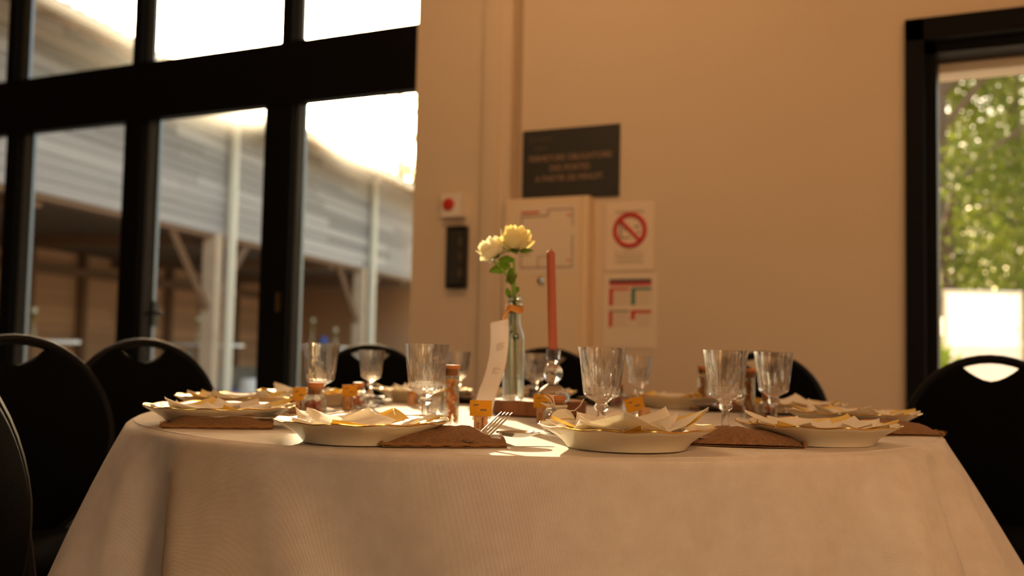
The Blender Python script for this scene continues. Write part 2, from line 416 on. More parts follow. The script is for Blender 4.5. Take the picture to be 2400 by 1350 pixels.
# doorway beside the bare wall
dr = tag(empty('door_1'), kind='structure')
fr = MB(); fw = .11
for x0, x1, z0, z1 in ((XD0, XD0+fw*.62, 0, ZD), (XD1-fw*.62, XD1, 0, ZD), (XD0, XD1, ZD-.085, ZD)):
    MB().box(x0, x1, YW-.03, YW+.10, z0, z1).build('frame_rail', M_frame, dr, smooth=0)
for x0, x1, z0, z1 in ((XD0+.062, XD0+fw, 0, ZD-.05), (XD0+.06, XD1-.06, ZD-.125, ZD-.075)):
    MB().box(x0, x1, YW+.04, YW+.20, z0, z1).build('frame_stop', M_frame, dr, smooth=0)
MB().box(XD0+.05, XD1-.05, YW+.2, YW+.34, ZD-.165, ZD-.12).build('lintel_soffit', M_ceil, dr, smooth=0)

# unseen globe lamps added to fill the hall with warm light
for i, (lx, ly, lz) in enumerate(((-1.7, 2.6, 3.05), (1.45, -.35, 2.25), (2.2, -.7, 2.35))):
    l = empty('added_fill_lamp', (lx, ly, lz), label=('unseen fill globe added above the table', 'unseen fill globe added nearest the doorway', 'unseen fill globe added furthest from the glazed wall')[i], cat='lamp', group='added fill lamps of the hall')
    gr = (.125, .19, .19)[i]
    MB().blob((0, 0, 0), gr, gr, gr, 16, 10).build('globe', M_lamp, l)
    MB().tube([(0, 0, .14), (0, 0, ZC-lz)], .006, 6).build('cord', M_black, l)
    MB().lathe([(0, .13), (.05, .13), (.05, .17), (0, .18)], 14).build('socket_cap', M_black, l)

# ------------------------------------------------------------------ things on the wall
def wallthing(name, px, py, label, cat, dy=0):
    p = on_wall(px, py, YW - dy); return empty(name, p, label=label, cat=cat), p
UPR = (R(90), 0, 0)
# closing-time sign
x0, x1 = WX(1227, 390), WX(1453, 380); z1, z0 = WZ(1340, 300), WZ(1340, 465)
s = empty('notice_sign', ((x0+x1)/2, YW, (z0+z1)/2), label='dark charcoal sign with French closing notice above the cream cabinet', cat='sign')
sw, sh = x1-x0, z1-z0
MB().box(-sw/2, sw/2, -.012, 0, -sh/2, sh/2).build('board', M_signdark, s, smooth=0)
for str_, zz, sx_ in (('FERMETURE OBLIGATOIRE', .08, .90), ('DES PORTES', -.066, .94), ('A PARTIR DE MINUIT.', -.212, .92)):
    text('lettering', str_, .038, M_lettering, s, (0, -.0125, zz*sh), UPR, xs=sx_)
for str_, zz in (('Domaine', .118), ('Dilain', .075)):
    text('logo_lettering', str_, .038, M_logo, s, (-sw/2+.085, -.0125, zz), UPR, xs=.8, shear=.4)
# cream wall cabinet with evacuation plan
x0, x1 = WX(1200, 600), WX(1392, 600); z1 = WZ(1300, 468); z0 = WZ(1300, 835)
s = empty('wall_cabinet', ((x0+x1)/2, YW, (z0+z1)/2), label='cream metal wall cabinet with floor plan on its door', cat='cabinet')
sw, sh = x1-x0, z1-z0
MB().box(-sw/2, sw/2, -.07, 0, -sh/2, sh/2).build('body', M_cab, s, smooth=0)
dd = MB().box(-sw/2+.004, sw/2-.03, -.086, -.072, -sh/2+.012, sh/2-.006).build('door', M_cab, s, smooth=0)
MB().lathe([(0, .016), (.013, .014), (.013, 0)], 14).build('lock_knob', M_steel, dd, (-.012, -.086, -.02), UPR)
pl = MB().box(-sw/2+.07, sw/2-.05, -.0885, -.0862, -.01+.02, sh/2-.03).build('plan_sheet', M_paper, s, smooth=0)
b = MB(); X0, X1, Z0, Z1 = -sw/2+.085, sw/2-.065, .035, sh/2-.055
for q in ((X0, X0+.006, Z0, Z1-.03), (X0, X1, Z0, Z0+.007), (X1-.006, X1, Z0, Z1-.12), (X1-.006, X1, Z1-.08, Z1), (X0, X0+.13, Z1-.034, Z1-.026),
          (X0+.13, X0+.136, Z1-.034, Z1), (X0+.13, X1, Z1-.006, Z1), (X0, X0+.05, Z0+.06, Z0+.066), (X0, X0+.045, Z0+.125, Z0+.131), (X0+.085, X0+.09, Z0, Z0+.05),
          (X0+.085, X0+.14, Z0+.05, Z0+.054), (X0+.14, X0+.144, Z0, Z0+.054)):
    b.box(q[0], q[1], -.0895, -.0884, q[2], q[3])
b.build('plan_drawing', M_printgrey, pl, smooth=0)
for q in ((X0, X0+.09, Z1-.018, Z1-.008), (X1-.03, X1-.012, Z1-.035, Z1-.027), (X1-.03, X1-.012, Z0+.03, Z0+.036)):
    MB().box(q[0], q[1], -.0895, -.0884, q[2], q[3]).build('plan_red_mark', M_redprint, pl, smooth=0)
# forbidden-use notice
def sheet_on_wall(name, px0, px1, py0, py1, label, m):
    pc = ((px0+px1)/2, (py0+py1)/2)
    x0, x1 = WX(px0, pc[1]), WX(px1, pc[1]); z1, z0 = WZ(pc[0], py0), WZ(pc[0], py1)
    s = empty(name, ((x0+x1)/2, YW, (z0+z1)/2), label=label, cat='notice')
    MB().box(-(x1-x0)/2, (x1-x0)/2, -.005, 0, -(z1-z0)/2, (z1-z0)/2).build('sheet', m, s, smooth=0)
    return s, x1-x0, z1-z0
s, sw, sh = sheet_on_wall('prohibition_notice', 1422, 1533, 473, 634, 'white paper notice with red crossed circle', M_paper)
b = MB(); rr = sw*.315; cz = .025
ring = [(math.cos(a)*rr, -.006, cz+math.sin(a)*rr) for a in [2*math.pi*k/40 for k in range(40)]]
b.tube(ring, .0105, 6, True)
b.tube([(-rr*.7, -.006, cz+rr*.7), (rr*.7, -.006, cz-rr*.7)], .009, 6)
b.build('red_crossed_circle', M_redprint, s)
b = MB()
for q in ((-.045, -.039, -.02, .045), (-.045, .0, -.025, -.020), (-.030, .010, .012, .018), (.02, .045, .022, .028), (.03, .048, -.002, .004), (-.03, -.01, .030, .036)):
    b.box(q[0], q[1], -.0058, -.0049, cz+q[2]-.01, cz+q[3]-.01)
b.build('pictogram', M_printdark, s, smooth=0)
b = MB()
for zz, hw, th in ((sh*.5-.045, .066, .009), (-.072, .07, .004), (-.09, .068, .006), (-.102, .055, .003), (-.114, .066, .006)):
    for k in range(int(hw*2/.011)): b.box(-hw+k*.011, -hw+k*.011+.008, -.0058, -.0049, zz-th/2, zz+th/2)
tag(b.build('printed_lines', M_printgrey, s, smooth=0), kind='stuff')
# laminated instruction sheet
s, sw, sh = sheet_on_wall('instruction_poster', 1416, 1540, 642, 816, 'laminated instruction poster with red and green header bars', M_laminate)
u = lambda a: -sw/2 + a*sw; v = lambda a: sh/2 - a*sh
def bars(name, m, L):
    for a0, a1, b0, b1 in L: MB().box(u(a0), u(a1), -.0062, -.0049, v(b1), v(b0)).build(name, m, s, smooth=0)
bars('dark_header', M_printdark, [(.10, .90, .070, .112)])
bars('red_strip', M_redprint, [(.10, .90, .116, .160), (.10, .48, .19, .222), (.10, .175, .222, .43), (.10, .17, .51, .72), (.52, .90, .49, .53), (.52, .595, .53, .62)])
bars('green_strip', M_printgreen, [(.52, .90, .185, .222), (.52, .60, .222, .42)])
bars('grey_strip', M_printgrey, [(.10, .48, .49, .52)])
b = MB()
for cx in (.20, .63):
    for j in range(7):
        for base in (.245, .55): b.box(u(cx), u(cx+.22+.05*((j*7) % 3)), -.0062, -.0049, v(base+.026*j+.008), v(base+.026*j))
tag(b.build('printed_lines', mat('pale_print', (.62, .48, .34), .7), s, smooth=0), kind='stuff')
# alarm call point
c = on_wall(1070, 484, YW)
s = empty('alarm_call_point', c, label='small white alarm box with red round button on wall', cat='alarm')
MB().box(-.055, .055, -.05, 0, -.055, .055).build('housing', M_plastic_w, s, smooth=0)
MB().lathe([(0, .014), (.026, .010), (.031, 0), (.031, -.004)], 20).build('button', M_red, s, (-.016, -.05, .004), UPR)
# black slim panel
x0, x1 = WX(1054, 600), WX(1098, 600); z1, z0 = WZ(1076, 532), WZ(1076, 676); c = Vector(((x0+x1)/2, YW, (z0+z1)/2))
s = empty('control_panel', c, label='tall narrow black panel on the wall below the alarm box', cat='panel')
hw, hh = (x1-x0)/2, (z1-z0)/2
MB().box(-hw, hw, -.035, 0, -hh, hh).build('housing', M_black, s, smooth=0)
MB().box(-hw+.012, hw-.012, -.0375, -.034, -hh+.02, hh-.02).build('face_plate', M_signdark, s, smooth=0)
for k in (-.5, 0, .5): MB().box(hw*.35, hw*.75, -.04, -.037, hh*k-.018, hh*k+.018).build('indicator', M_logo, s, smooth=0)

# ------------------------------------------------------------------ outside ground
struct('ground_courtyard', MB().box(-60, 60, YW+.3, 90, -.45, -.27), M_gravel)

# ------------------------------------------------------------------ barn
BK = 1.15                                           # how far the barn stands, and its size with it
BU = Vector((2.94, 12.87)).normalized()
bo = cw(-5.38*BK, 11.53*BK)
bang = math.atan2(BU.y, BU.x) + YAW
barn = empty('timber_barn', (bo.x, bo.y, .89-1.01*BK), bang, label='open timber barn with grey board gable side across the courtyard', cat='barn')
barn.scale = (BK, BK, BK)
U0, U1 = -5.2, 17.0
zb0, zb1 = 2.70, 4.44
rows = 13; rh = (zb1+.30-zb0)/rows
for j in range(rows):
    x = U0 - rnd.random()*2.5
    while x < U1:
        L = 3.4 + rnd.random()*2.2
        if x + L > U0: piece('board', M_siding, barn, max(x, U0), min(x+L-.008, U1), -.03-rnd.random()*.012, .0, zb0+j*rh+.004, zb0+(j+1)*rh-.006)
        x += L
MB().box(U0, U1, .002, .05, zb0, zb1+.33).build('sheathing', M_barnin, barn, smooth=0)
MB().box(U0, U1, .0, .22, zb0-.06, zb0+.18).build('beam', M_stud, barn, smooth=0)
# loft floor, rear wall, plinth
MB().box(U0, U1, .05, 5.2, zb0+.05, zb0+.13).build('loft_floor', M_barnin, barn, smooth=0)
for j in range(13):
    x = U0
    while x < U1:
        L = 4.0 + rnd.random()*1.5
        piece('wall_board', M_barnwall, barn, x, min(x+L-.01, U1), 4.9, 4.93+rnd.random()*.012, .50+j*.175, .50+(j+1)*.175-.008); x += L
MB().box(U0, U1, 4.95, 5.05, 0, 3.0).build('back_sheathing', M_barnin, barn, smooth=0)
MB().box(U0, U1, 4.75, 5.1, 0, .50).build('plinth', M_plinth, barn, smooth=0)
x = U0 + .3
while x < U1:
    piece('stud', M_stud, barn, x, x+.13, 4.72, 4.9, .5, 2.8); x += 1.55
MB().box(U0, U1, 4.70, 4.9, 2.3, 2.46).build('wall_plate', M_stud, barn, smooth=0)
MB().box(U1, U1+.1, 0, 5.1, 0, 4.7).build('end_wall', M_barnwall, barn, smooth=0)
MB().box(U0-.1, U0, 0, 5.1, 0, 4.7).build('end_wall', M_barnwall, barn, smooth=0)
for k in range(5):
    piece('joist', M_stud, barn, U0+.9+k*4.3, U0+1.08+k*4.3, .1, 4.9, zb0-.14, zb0+.05)
# posts, braces, downpipes
for k in range(-1, 2):
    uu = 4.13 + 6.1*k
    MB().box(uu-.23, uu-.03, -.06, .16, 0, zb0).build('post', M_post, barn, smooth=0)
    for sgn in (-1, 1):
        MB().tube([(uu-.13, .08, zb0-1.2), (uu-.13+sgn*1.15, .08, zb0-.02)], .07, 4).build('brace', M_stud, barn, smooth=0)
    MB().tube([(uu+.09, -.13, 0), (uu+.09, -.13, zb1+.1), (uu+.09, -.5, zb1+.36)], .075, 10).build('downpipe', M_pipe, barn)
# roof: rafters, soffit boards, gutter, tiles
sl = math.tan(R(20))
ey, ez = -.62, zb1 + .12
for k in range(60):
    x = U0 + k*.6
    if x > U1: break
    MB().add([(x, ey, ez-.10), (x+.09, ey, ez-.10), (x+.09, .3, ez-.10+.92*sl), (x, .3, ez-.10+.92*sl), (x, ey, ez), (x+.09, ey, ez), (x+.09, .3, ez+.92*sl), (x, .3, ez+.92*sl)],
             [(3,2,1,0),(4,5,6,7),(0,1,5,4),(1,2,6,5),(2,3,7,6),(3,0,4,7)]).build('rafter', M_stud, barn, smooth=0)
for j in range(5):
    y0 = ey + j*.18; zz = ez + .005 + j*.18*sl
    x = U0
    while x < U1:
        L = 3 + rnd.random()*2; xe = min(x+L-.01, U1)
        o = MB().box(0, xe-x, 0, .172, 0, .022).build('soffit_board', M_soffit, barn, (x, y0, zz), (R(20), 0, 0), smooth=0); x += L
MB().add([(U0, ey+.9, ez+.33), (U1, ey+.9, ez+.33), (U1, 7, ez+.33+(7-ey-.9)*sl), (U0, 7, ez+.33+(7-ey-.9)*sl), (U0, ey+.9, ez+.40), (U1, ey+.9, ez+.40), (U1, 7, ez+.40+(7-ey-.9)*sl), (U0, 7, ez+.40+(7-ey-.9)*sl)],
         [(3,2,1,0),(4,5,6,7),(0,1,5,4),(1,2,6,5),(2,3,7,6),(3,0,4,7)]).build('roof_deck', M_barnin, barn, smooth=0)
MB().tube([(U0, ey-.06, ez+.02), (U1, ey-.06, ez-.02)], .065, 8).build('gutter', mat('zinc_gutter', (.55, .50, .42), .45, metal=.3), barn)
tp = [(math.cos(a)*.095, math.sin(a)*.075) for a in [math.pi*k/6 for k in range(7)]]
tm = MB()
tm.sheet(6, 1, lambda a, b: (math.cos(math.pi*(1-a))*(.105-.02*b), -.05+b*.42, math.sin(math.pi*a)*(.085-.015*b)), .014)
tile_mesh = tm.mesh('roof_tile', M_tile, 40)
nt_ = 0
for course in range(2):
    x = U0
    while x < U1 and nt_ < 296:
        yy = ey - .04 + course*.36
        link('roof_tile', tile_mesh, barn, (x, yy, ez+.035+(yy-ey)*sl+rnd.random()*.02), (R(20)+rnd.uniform(-.05,.05), 0, rnd.uniform(-.04,.04))); x += .225 if course else .23; nt_ += 1
cover = MB()
for course in range(1, 19):
    yy = ey - .04 + course*.36
    cover.sheet(194, 1, lambda a, b: (U0+a*(U1-U0), yy+b*.40, ez+.03+(yy+b*.40-ey)*sl+.05*abs(math.sin(a*97*math.pi/2))-.02*b), .012)
tag(cover.build('tile_courses', M_tile, barn), kind='stuff')

# ------------------------------------------------------------------ barn furniture
GZ = -.27
def flower_head(mb, c, r):
    mb.blob(c, r, r, r*.85, 9, 6, lambda q: 1 + .15*math.sin(7*math.atan2(q.y, q.x)))
def cocktail(px, Z, wide, label, scissor=False):
    p = at_d(px, 800, Z)
    t = empty('standing_table', (p.x, p.y, GZ), YAW, label=label, cat='table', group='standing tables in the barn')
    H = 1.20
    MB().lathe([(0, H), (wide/2, H), (wide/2, H-.045), (0, H-.05)], 28).build('tabletop', M_tabletop_w, t)
    if scissor:
        for sx in (-1, 1):
            for sy in (-.2, .2): MB().tube([(-.32*sx, sy, 0), (.3*sx, sy, H-.05)], .017, 8).build('leg', M_greymetal, t)
    else:
        MB().tube([(0, 0, .03), (0, 0, H-.04)], .035, 10).build('leg', M_greymetal, t)
        MB().lathe([(0, .04), (.24, .02), (.24, 0), (0, 0)], 20).build('foot', M_greymetal, t)
    return p, H + GZ
def bud_vase(p, z, label, col, h=.2):
    v = empty('bud_vase', (p[0], p[1], z), label=label, cat='vase')
    MB().lathe([(0, .004), (.035, .004), (.037, .10), (.016, .15), (.017, h), (.013, h), (.012, .15), (.032, .10), (.031, .008), (0, .008)], 14).build('bottle', M_vase, v)
    MB().tube([(0, 0, .01), (.005, 0, h+.06), (.01, 0, h+.13)], .005, 6).build('stem', M_stem, v)
    b = MB(); flower_head(b, (.01, 0, h+.16), .05); b.build('bloom', col, v)
    b = MB()
    for k in range(3): b.blob((.03*math.cos(k*2.1), .03*math.sin(k*2.1), h+.07+.02*k), .035, .02, .012, 7, 4)
    b.build('leaf', M_leaf, v)
pA, zA = cocktail(112, 14.8, .88, 'round white standing table between the first two window posts')
q = pA + RH*(-.22); bud_vase(q, zA, 'flower vase on the first standing table in the barn', M_petal2, .26)
pB, zB = cocktail(484, 19.0, 1.36, 'white standing table on crossed legs behind the downpipe', True)
q = pB + RH*(-.18); bud_vase(q, zB, 'bud vase with pale rose on the crossed-leg standing table', M_petal2, .30)
q = pB + RH*(-.03)
s = empty('candle_jar', (q.x, q.y, zB), label='red candle jar with white rim on the crossed-leg table', cat='candle')
MB().lathe([(0, 0), (.075, 0), (.085, .12), (0, .12)], 14).build('jar', M_sweet, s)
MB().lathe([(0, .12), (.06, .12), (.065, .22), (.03, .27), (0, .27)], 12).build('wax_top', M_petal2, s)
p = at_d(440, 905, 18.0)
s = empty('folded_chair', (p.x, p.y, GZ), YAW, label='folded teal fabric chair leaning under the crossed-leg table', cat='chair')
MB().sheet(4, 6, lambda a, b: (-.25+.5*b+.12*a, .3-.1*b, 1.0-.85*b-.1*a), .02).build('fabric_back', M_teal, s)
for k in (0, 1): MB().tube([(-.30+.16*k, .32, 1.05), (.28+.16*k, .2, .0)], .02, 8).build('leg', M_greymetal, s)
p = at_d(535, 912, 18.7)
s = empty('storage_crate', (p.x, p.y, GZ), YAW, label='blue plastic crate on the barn floor beside white cloth', cat='crate')
b = MB(); b.box(-.16, .16, -.2, .2, 0, .02)
for q in ((-.16, -.145, -.2, .2), (.145, .16, -.2, .2), (-.145, .145, -.2, -.185), (-.145, .145, .185, .2)): b.box(*q, .02, .36)
b.build('body', M_blue, s, smooth=0)
b = MB()
for y in (-.205, .205): b.box(-.17, .17, y-.012, y+.012, .33, .375)
for x in (-.165, .165): b.box(x-.012, x+.012, -.2, .2, .33, .375)
b.build('rim', M_blue, s, smooth=0)
p = at_d(590, 900, 18.6)
s = empty('covered_table', (p.x, p.y, GZ), YAW, label='low table under a white cloth beside the blue crate', cat='table')
MB().lathe([(0, .58), (.18, .58), (.20, .55), (.215, .3), (.23, .0)], 24, lambda i, a, r, z: (r*(1+.09*(i > 2)*math.sin(7*a)), z)).build('cloth', M_whitefab, s)
MB().lathe([(0, .57), (.17, .57), (.17, .54), (0, .54)], 20).build('tabletop', M_wood_top, s)
pC, zC = cocktail(752, 23.0, 1.2, 'white standing table in the barn behind the goblets')
for dx, h_, lab in ((-.20, .42, 'vase with white rose nearest the last window post'), (.32, .22, 'short vase with cream bloom on the furthest standing table')):
    q = pC + RH*dx; bud_vase(q, zC, lab, M_petal2, h_)
q = pC + RH*.06
s = empty('blue_jug', (q.x, q.y, zC), label='small blue jug on the furthest standing table', cat='jug')
MB().lathe([(0, 0), (.06, 0), (.08, .08), (.05, .17), (.06, .22), (.05, .22), (.04, .17), (0, .16)], 14).build('body', M_blue, s)
MB().tube([(.055, 0, .18), (.11, 0, .16), (.10, 0, .08), (.07, 0, .06)], .01, 6).build('handle', M_blue, s)

# ------------------------------------------------------------------ trees
def tree(name, px, Z, h, rad, label, m, n, leaf, crown0, seed, clumps=16, group=None):
    rg = random.Random(seed); p = at_d(px, 800, Z)
    t = empty(name, (p.x, p.y, GZ), label=label, cat='tree' if 'tree' in name else 'bush', group=group)
    tr = MB(); tr.tube([(0, 0, -.05), (.05, .03, h*.3), (-.04, .05, h*.6), (.02, 0, h*.9)], [h*.022, h*.017, h*.011, h*.004], 8)
    for k in range(7):
        a = rg.random()*6.28; z = h*(.28+.07*k); q = rad*.7
        tr.tube([(0, 0, z), (math.cos(a)*q*.5, math.sin(a)*q*.5, z+h*.08), (math.cos(a)*q, math.sin(a)*q, z+h*.13)], [h*.008, h*.006, h*.002], 6)
    tr.build('trunk', M_barktree, t)
    cl = []
    for k in range(clumps):
        a = rg.random()*6.28; zz = crown0 + (h-crown0)*rg.random(); f = math.sin(math.pi*min(1, max(.12, (zz-crown0)/(h-crown0)*.8+.15)))
        r = rad*f*math.sqrt(rg.random()); cl.append((math.cos(a)*r, math.sin(a)*r, zz, rad*(.28+.25*rg.random())))
    vs = []; fs = []
    for k in range(n):
        c = cl[rg.randrange(clumps)]
        d = Vector((rg.gauss(0, 1), rg.gauss(0, 1), rg.gauss(0, 1))).normalized() * (c[3]*(.35+.65*rg.random()))
        q = Vector((c[0], c[1], c[2])) + d
        a = Vector((rg.gauss(0, 1), rg.gauss(0, 1), rg.gauss(0, .6))).normalized(); b = a.cross(Vector((rg.gauss(0, 1), rg.gauss(0, 1), rg.gauss(0, 1)))).normalized()
        L = leaf*(.7+.6*rg.random()); o = len(vs)
        vs += [tuple(q), tuple(q+a*L*.5+b*L*.32), tuple(q+a*L), tuple(q+a*L*.5-b*L*.32)]; fs.append((o, o+1, o+2, o+3))
    me = bpy.data.meshes.new('foliage'); me.from_pydata(vs, [], fs); me.materials.append(m)
    tag(link('foliage', me, t), kind='stuff')
    return t
tree('broadleaf_tree', 925, 44, 14.5, 1.55, 'tall backlit tree rising behind the barn roof beside the wall', M_treeleaf, 5000, .22, 3.5, 3)
tree('broadleaf_tree', 1150, 46, 15, 4.8, 'tall tree further along behind the barn end', M_treeleaf, 9000, .22, 3, 4)
tree('broadleaf_tree', 2215, 13.0, 6.6, 1.6, 'leafy green tree just beside the doorway jamb outside', M_treeleaf, 9500, .085, 1.5, 5, 26)
tree('broadleaf_tree', 2390, 15.0, 7.5, 2.3, 'leafy green tree filling the doorway behind the white canvas', M_treeleaf, 13000, .09, 1.6, 6, 34)
tree('broadleaf_tree', 2640, 14.0, 7.2, 2.4, 'leafy green tree seen furthest along the doorway', M_treeleaf, 9000, .10, 1.3, 8, 26)
tree('broadleaf_tree', 2240, 21.0, 9.0, 3.4, 'tall darker tree behind the doorway trees', M_treeleaf, 12000, .13, 1.2, 9, 34)
tree('broadleaf_tree', 2560, 22.0, 9.0, 3.6, 'tall tree far behind the white canvas', M_treeleaf, 10000, .14, 1.2, 10, 28)
tree('lime_bush', 2192, 8.2, 1.14, .36, 'lime green bush outside next to the doorway jamb', M_treeleaf2, 1500, .055, .12, 11, 10)
tree('orange_flower_bush', 2186, 10.0, 1.22, .22, 'small orange flowering bush behind the lime bush', M_orangefl, 500, .06, .5, 12, 6)
# white canvas screen with a cross band
p = at_d(2304, 780, 9.2)
s = empty('canvas_screen', (p.x, p.y, GZ), YAW, label='white upright canvas screen glowing in the sun beyond the doorway', cat='screen')
hw, hz = (2393-2216)/2/FPX*9.2, 1.78
MB().sheet(8, 8, lambda a, b: (-hw+2*hw*a, .02*math.sin(a*9)+.01*math.sin(b*7), .05+(hz-.05)*b), .004).build('canvas', M_canvas, s)
for x in (-hw, hw): MB().tube([(x, 0, 0), (x, 0, hz+.02)], .02, 8).build('pole', M_pipe, s)
MB().tube([(-hw, 0, hz), (hw, 0, hz)], .02, 8).build('top_rail', M_pipe, s)
p = at_d(2130, 745, 10.4)
s = empty('canvas_banner', (p.x, p.y, GZ), YAW, label='low white canvas banner stretched beside the upright screen', cat='banner')
MB().sheet(8, 4, lambda a, b: (-.45+.9*a, .02*math.sin(a*8), 1.33+.27*b), .004).build('canvas', M_canvas, s)
for x in (-.45, .45): MB().tube([(x, 0, 0), (x, 0, 1.63)], .018, 8).build('pole', M_pipe, s)

# ------------------------------------------------------------------ table and cloth
TX, TZ, TR, TH = .05, 2.20, .812, .75               # centre in camera metres, radius, height
TC = cw(TX, TZ)
t = empty('round_table', (TC.x, TC.y, 0), label='round banquet table hidden under the white cloth', cat='table')
MB().lathe([(0, TH-.006), (TR-.008, TH-.006), (TR-.004, TH-.012), (TR-.004, TH-.03), (0, TH-.034)], 64).build('tabletop', M_wood_top, t)
for k in range(4):
    a = k*math.pi/2+.5; MB().tube([(.42*math.cos(a), .42*math.sin(a), 0), (.42*math.cos(a), .42*math.sin(a), TH-.03)], .016, 8).build('leg', M_tube, t)
# folds: angle measured in the camera's frame, 0 = towards the camera, positive = to the right
folds = [(-30, .016, 3.5, .5), (-44, .022, 3.0, .4), (-56, .02, 3, .3), (26, .012, 4, -.4), (38, -.03, 3.2, -.55), (41.5, .055, 2.6, -.55), (49, .022, 2.0, -.3), (56.5, .022, 2.2, -.15), (64, -.03, 2.4, -.1), (-64, .055, 9, .2), (-50, -.018, 7, 0), (-38, .020, 6, .3), (-22, -.022, 9, .35), (-4, .010, 14, .2), (18, -.012, 9, .1), (33, .012, 6, .1),
         (45, .050, 5.5, -.30), (53, -.038, 4, -.25), (60, .040, 5, -.1), (69, -.02, 5, 0), (78, .05, 7, 0), (92, -.03, 7, .1), (-80, -.02, 7, 0), (-95, .04, 8, 0)]
for k in range(12): folds.append((112 + k*14, .04*(1 if k % 2 else -.7), 6, 0))
def cloth_r(deg, s):                                # s = metres hung below the edge
    fl = .05 + (.30 if deg < 180 else .16)*abs(math.sin(R(deg)))**1.6
    v = TR + fl*s*1.0
    for c, A, wd, sk in folds:
        d = (deg - (c + sk*s*60) + 180) % 360 - 180
        v += A*min(1, s/.30)**.8*math.exp(-(d/wd)**2)*1.7
    return v
cm = MB(); NS = 300
rings = [0, .2, .4, .6, .7, .76, .80]
hang = [0.004, .012, .025, .045, .07, .10, .14, .18, .23, .28, .34, .41, .48, .55, .62, .69]
vs = [(0, 0, 0)]; fs = []
for k in range(NS):
    deg = k*360/NS; a = R(deg)
    o = -FH*math.cos(a) + RH*math.sin(a)
    for r in rings[1:]:
        zz = .0006*math.sin(9*a+r*20) + .0008*math.sin(r*31+3*a)
        vs.append((o.x*r, o.y*r, zz))
    for q in ((TR-.012, -.0008), (TR-.004, -.004)): vs.append((o.x*q[0], o.y*q[0], q[1]))
    for s_ in hang:
        r = cloth_r(deg, s_); vs.append((o.x*r, o.y*r, -s_-.004))
m_ = len(rings)-1+2+len(hang)
for k in range(NS):
    l = (k+1) % NS; fs.append((0, 1+k*m_, 1+l*m_))
    for i in range(m_-1): fs.append((1+k*m_+i, 1+k*m_+i+1, 1+l*m_+i+1, 1+l*m_+i))
cm.add(vs, fs)
tag(cm.build('tablecloth', M_cloth, None, (TC.x, TC.y, TH), smooth=60), 'white nonwoven cloth draped over the round banquet table', 'tablecloth')
ZT = TH + .0015

# ------------------------------------------------------------------ chairs
def make_chair():
    r = empty('banquet_chair')
    hw, hh, cz = .215, .225, .672
    tilt = lambda x, y, z: (x, -.20 + y - .16*(z-.45), z)
    oval = lambda a, s=1.0: (hw*s*math.cos(a)*(1-.10*max(0, -math.sin(a))), hh*s*math.sin(a))
    ring = [tilt(oval(2*math.pi*k/48)[0], 0, cz+oval(2*math.pi*k/48)[1]) for k in range(48)]
    MB().tube(ring, .0125, 8, True).build('back_frame', M_tube, r)
    def outline(s):
        pts = []
        for k in range(72):
            a = 2*math.pi*k/72; x, z = oval(a, s)
            if z > 0 and abs(x) < .062:
                z = hh - .060 + .0 + .030*(abs(x)/.062)**1.6 if s > .9 else min(z, hh - .072 + .02*(abs(x)/.062)**1.6)
            pts.append((x, z))
        return pts
    b = MB(); A, B = outline(.965), outline(.90)
    n = len(A); lay = [(A, -.010), (B, -.019), (B, .026), (A, .016)]
    vs = []; 
    for P, y in lay: vs += [tilt(x, y, cz+z) for x, z in P]
    fs = []
    for q in range(3): fs += [(q*n+i, q*n+(i+1) % n, (q+1)*n+(i+1) % n, (q+1)*n+i) for i in range(n)] if q != 1 else []
    fs += [(3*n+i, 3*n+(i+1) % n, (i+1) % n, i) for i in range(n)]
    fs += [tuple(range(n, 2*n)), tuple(range(3*n-1, 2*n-1, -1))]
    b.add(vs, fs).build('back_pad', M_pad, r)
    seat = MB(); sp = []
    for k in range(32):
        a = 2*math.pi*k/32; c, s_ = math.cos(a), math.sin(a)
        sp.append((.21*math.copysign(abs(c)**.7, c), .205*math.copysign(abs(s_)**.7, s_)))
    vs = []
    for f_, z in ((.94, .415), (1, .43), (1, .455), (.92, .472), (.6, .48)): vs += [(x*f_, y*f_, z) for x, y in sp]
    fs = [(q*32+i, q*32+(i+1) % 32, (q+1)*32+(i+1) % 32, (q+1)*32+i) for q in range(4) for i in range(32)]
    fs += [tuple(range(31, -1, -1)), tuple(range(128, 160))]
    seat.add(vs, fs).build('seat', M_pad, r)
    for sx in (-1, 1):
        MB().tube([tilt(sx*.208, 0, .64), (sx*.214, -.205, .48), (sx*.215, -.215, .40), (sx*.22, -.27, .0)], .0115, 8).build('leg', M_tube, r)
        MB().tube([(sx*.19, .18, .42), (sx*.20, .19, .36), (sx*.21, .22, .0)], .0115, 8).build('leg', M_tube, r)
    MB().tube([(-.19, .18, .42), (.19, .18, .42)], .0105, 8).build('front_rail', M_tube, r)
    MB().tube([(-.215, -.215, .41), (.215, -.215, .41)], .0105, 8).build('rear_rail', M_tube, r)
    return r
chair0 = make_chair()
def chair(px, Z, twist, label, first=False):
    top = at_d(px, 815, Z)
    d = TC - Vector((top.x, top.y, 0)); ang = math.atan2(d.y, d.x) - math.pi/2 + R(twist)
    off = Matrix.Rotation(ang, 3, 'Z') @ Vector((0, .27, 0))
    loc = (top.x+off.x, top.y+off.y, 0)
    c = chair0 if first else copy_tree(chair0)
    c.location = loc; c.rotation_euler = (0, 0, ang)
    tag(c, label, 'chair', 'black banquet chairs around the table')
chair(35, 2.35, -38, 'black banquet chair nearest the windows with its back cropped by the frame edge', True)
chair(337, 2.95, -14, 'black banquet chair in front of the second window post')
chair(868, 3.55, -6, 'black banquet chair behind the far goblets at the window jamb')
chair(1282, 3.55, 0, 'black banquet chair behind the candle under the cream cabinet')
chair(1790, 3.25, 0, 'black banquet chair behind the two shaded goblets by the bare wall')
chair(2322, 2.75, 42, 'black banquet chair standing in front of the doorway')
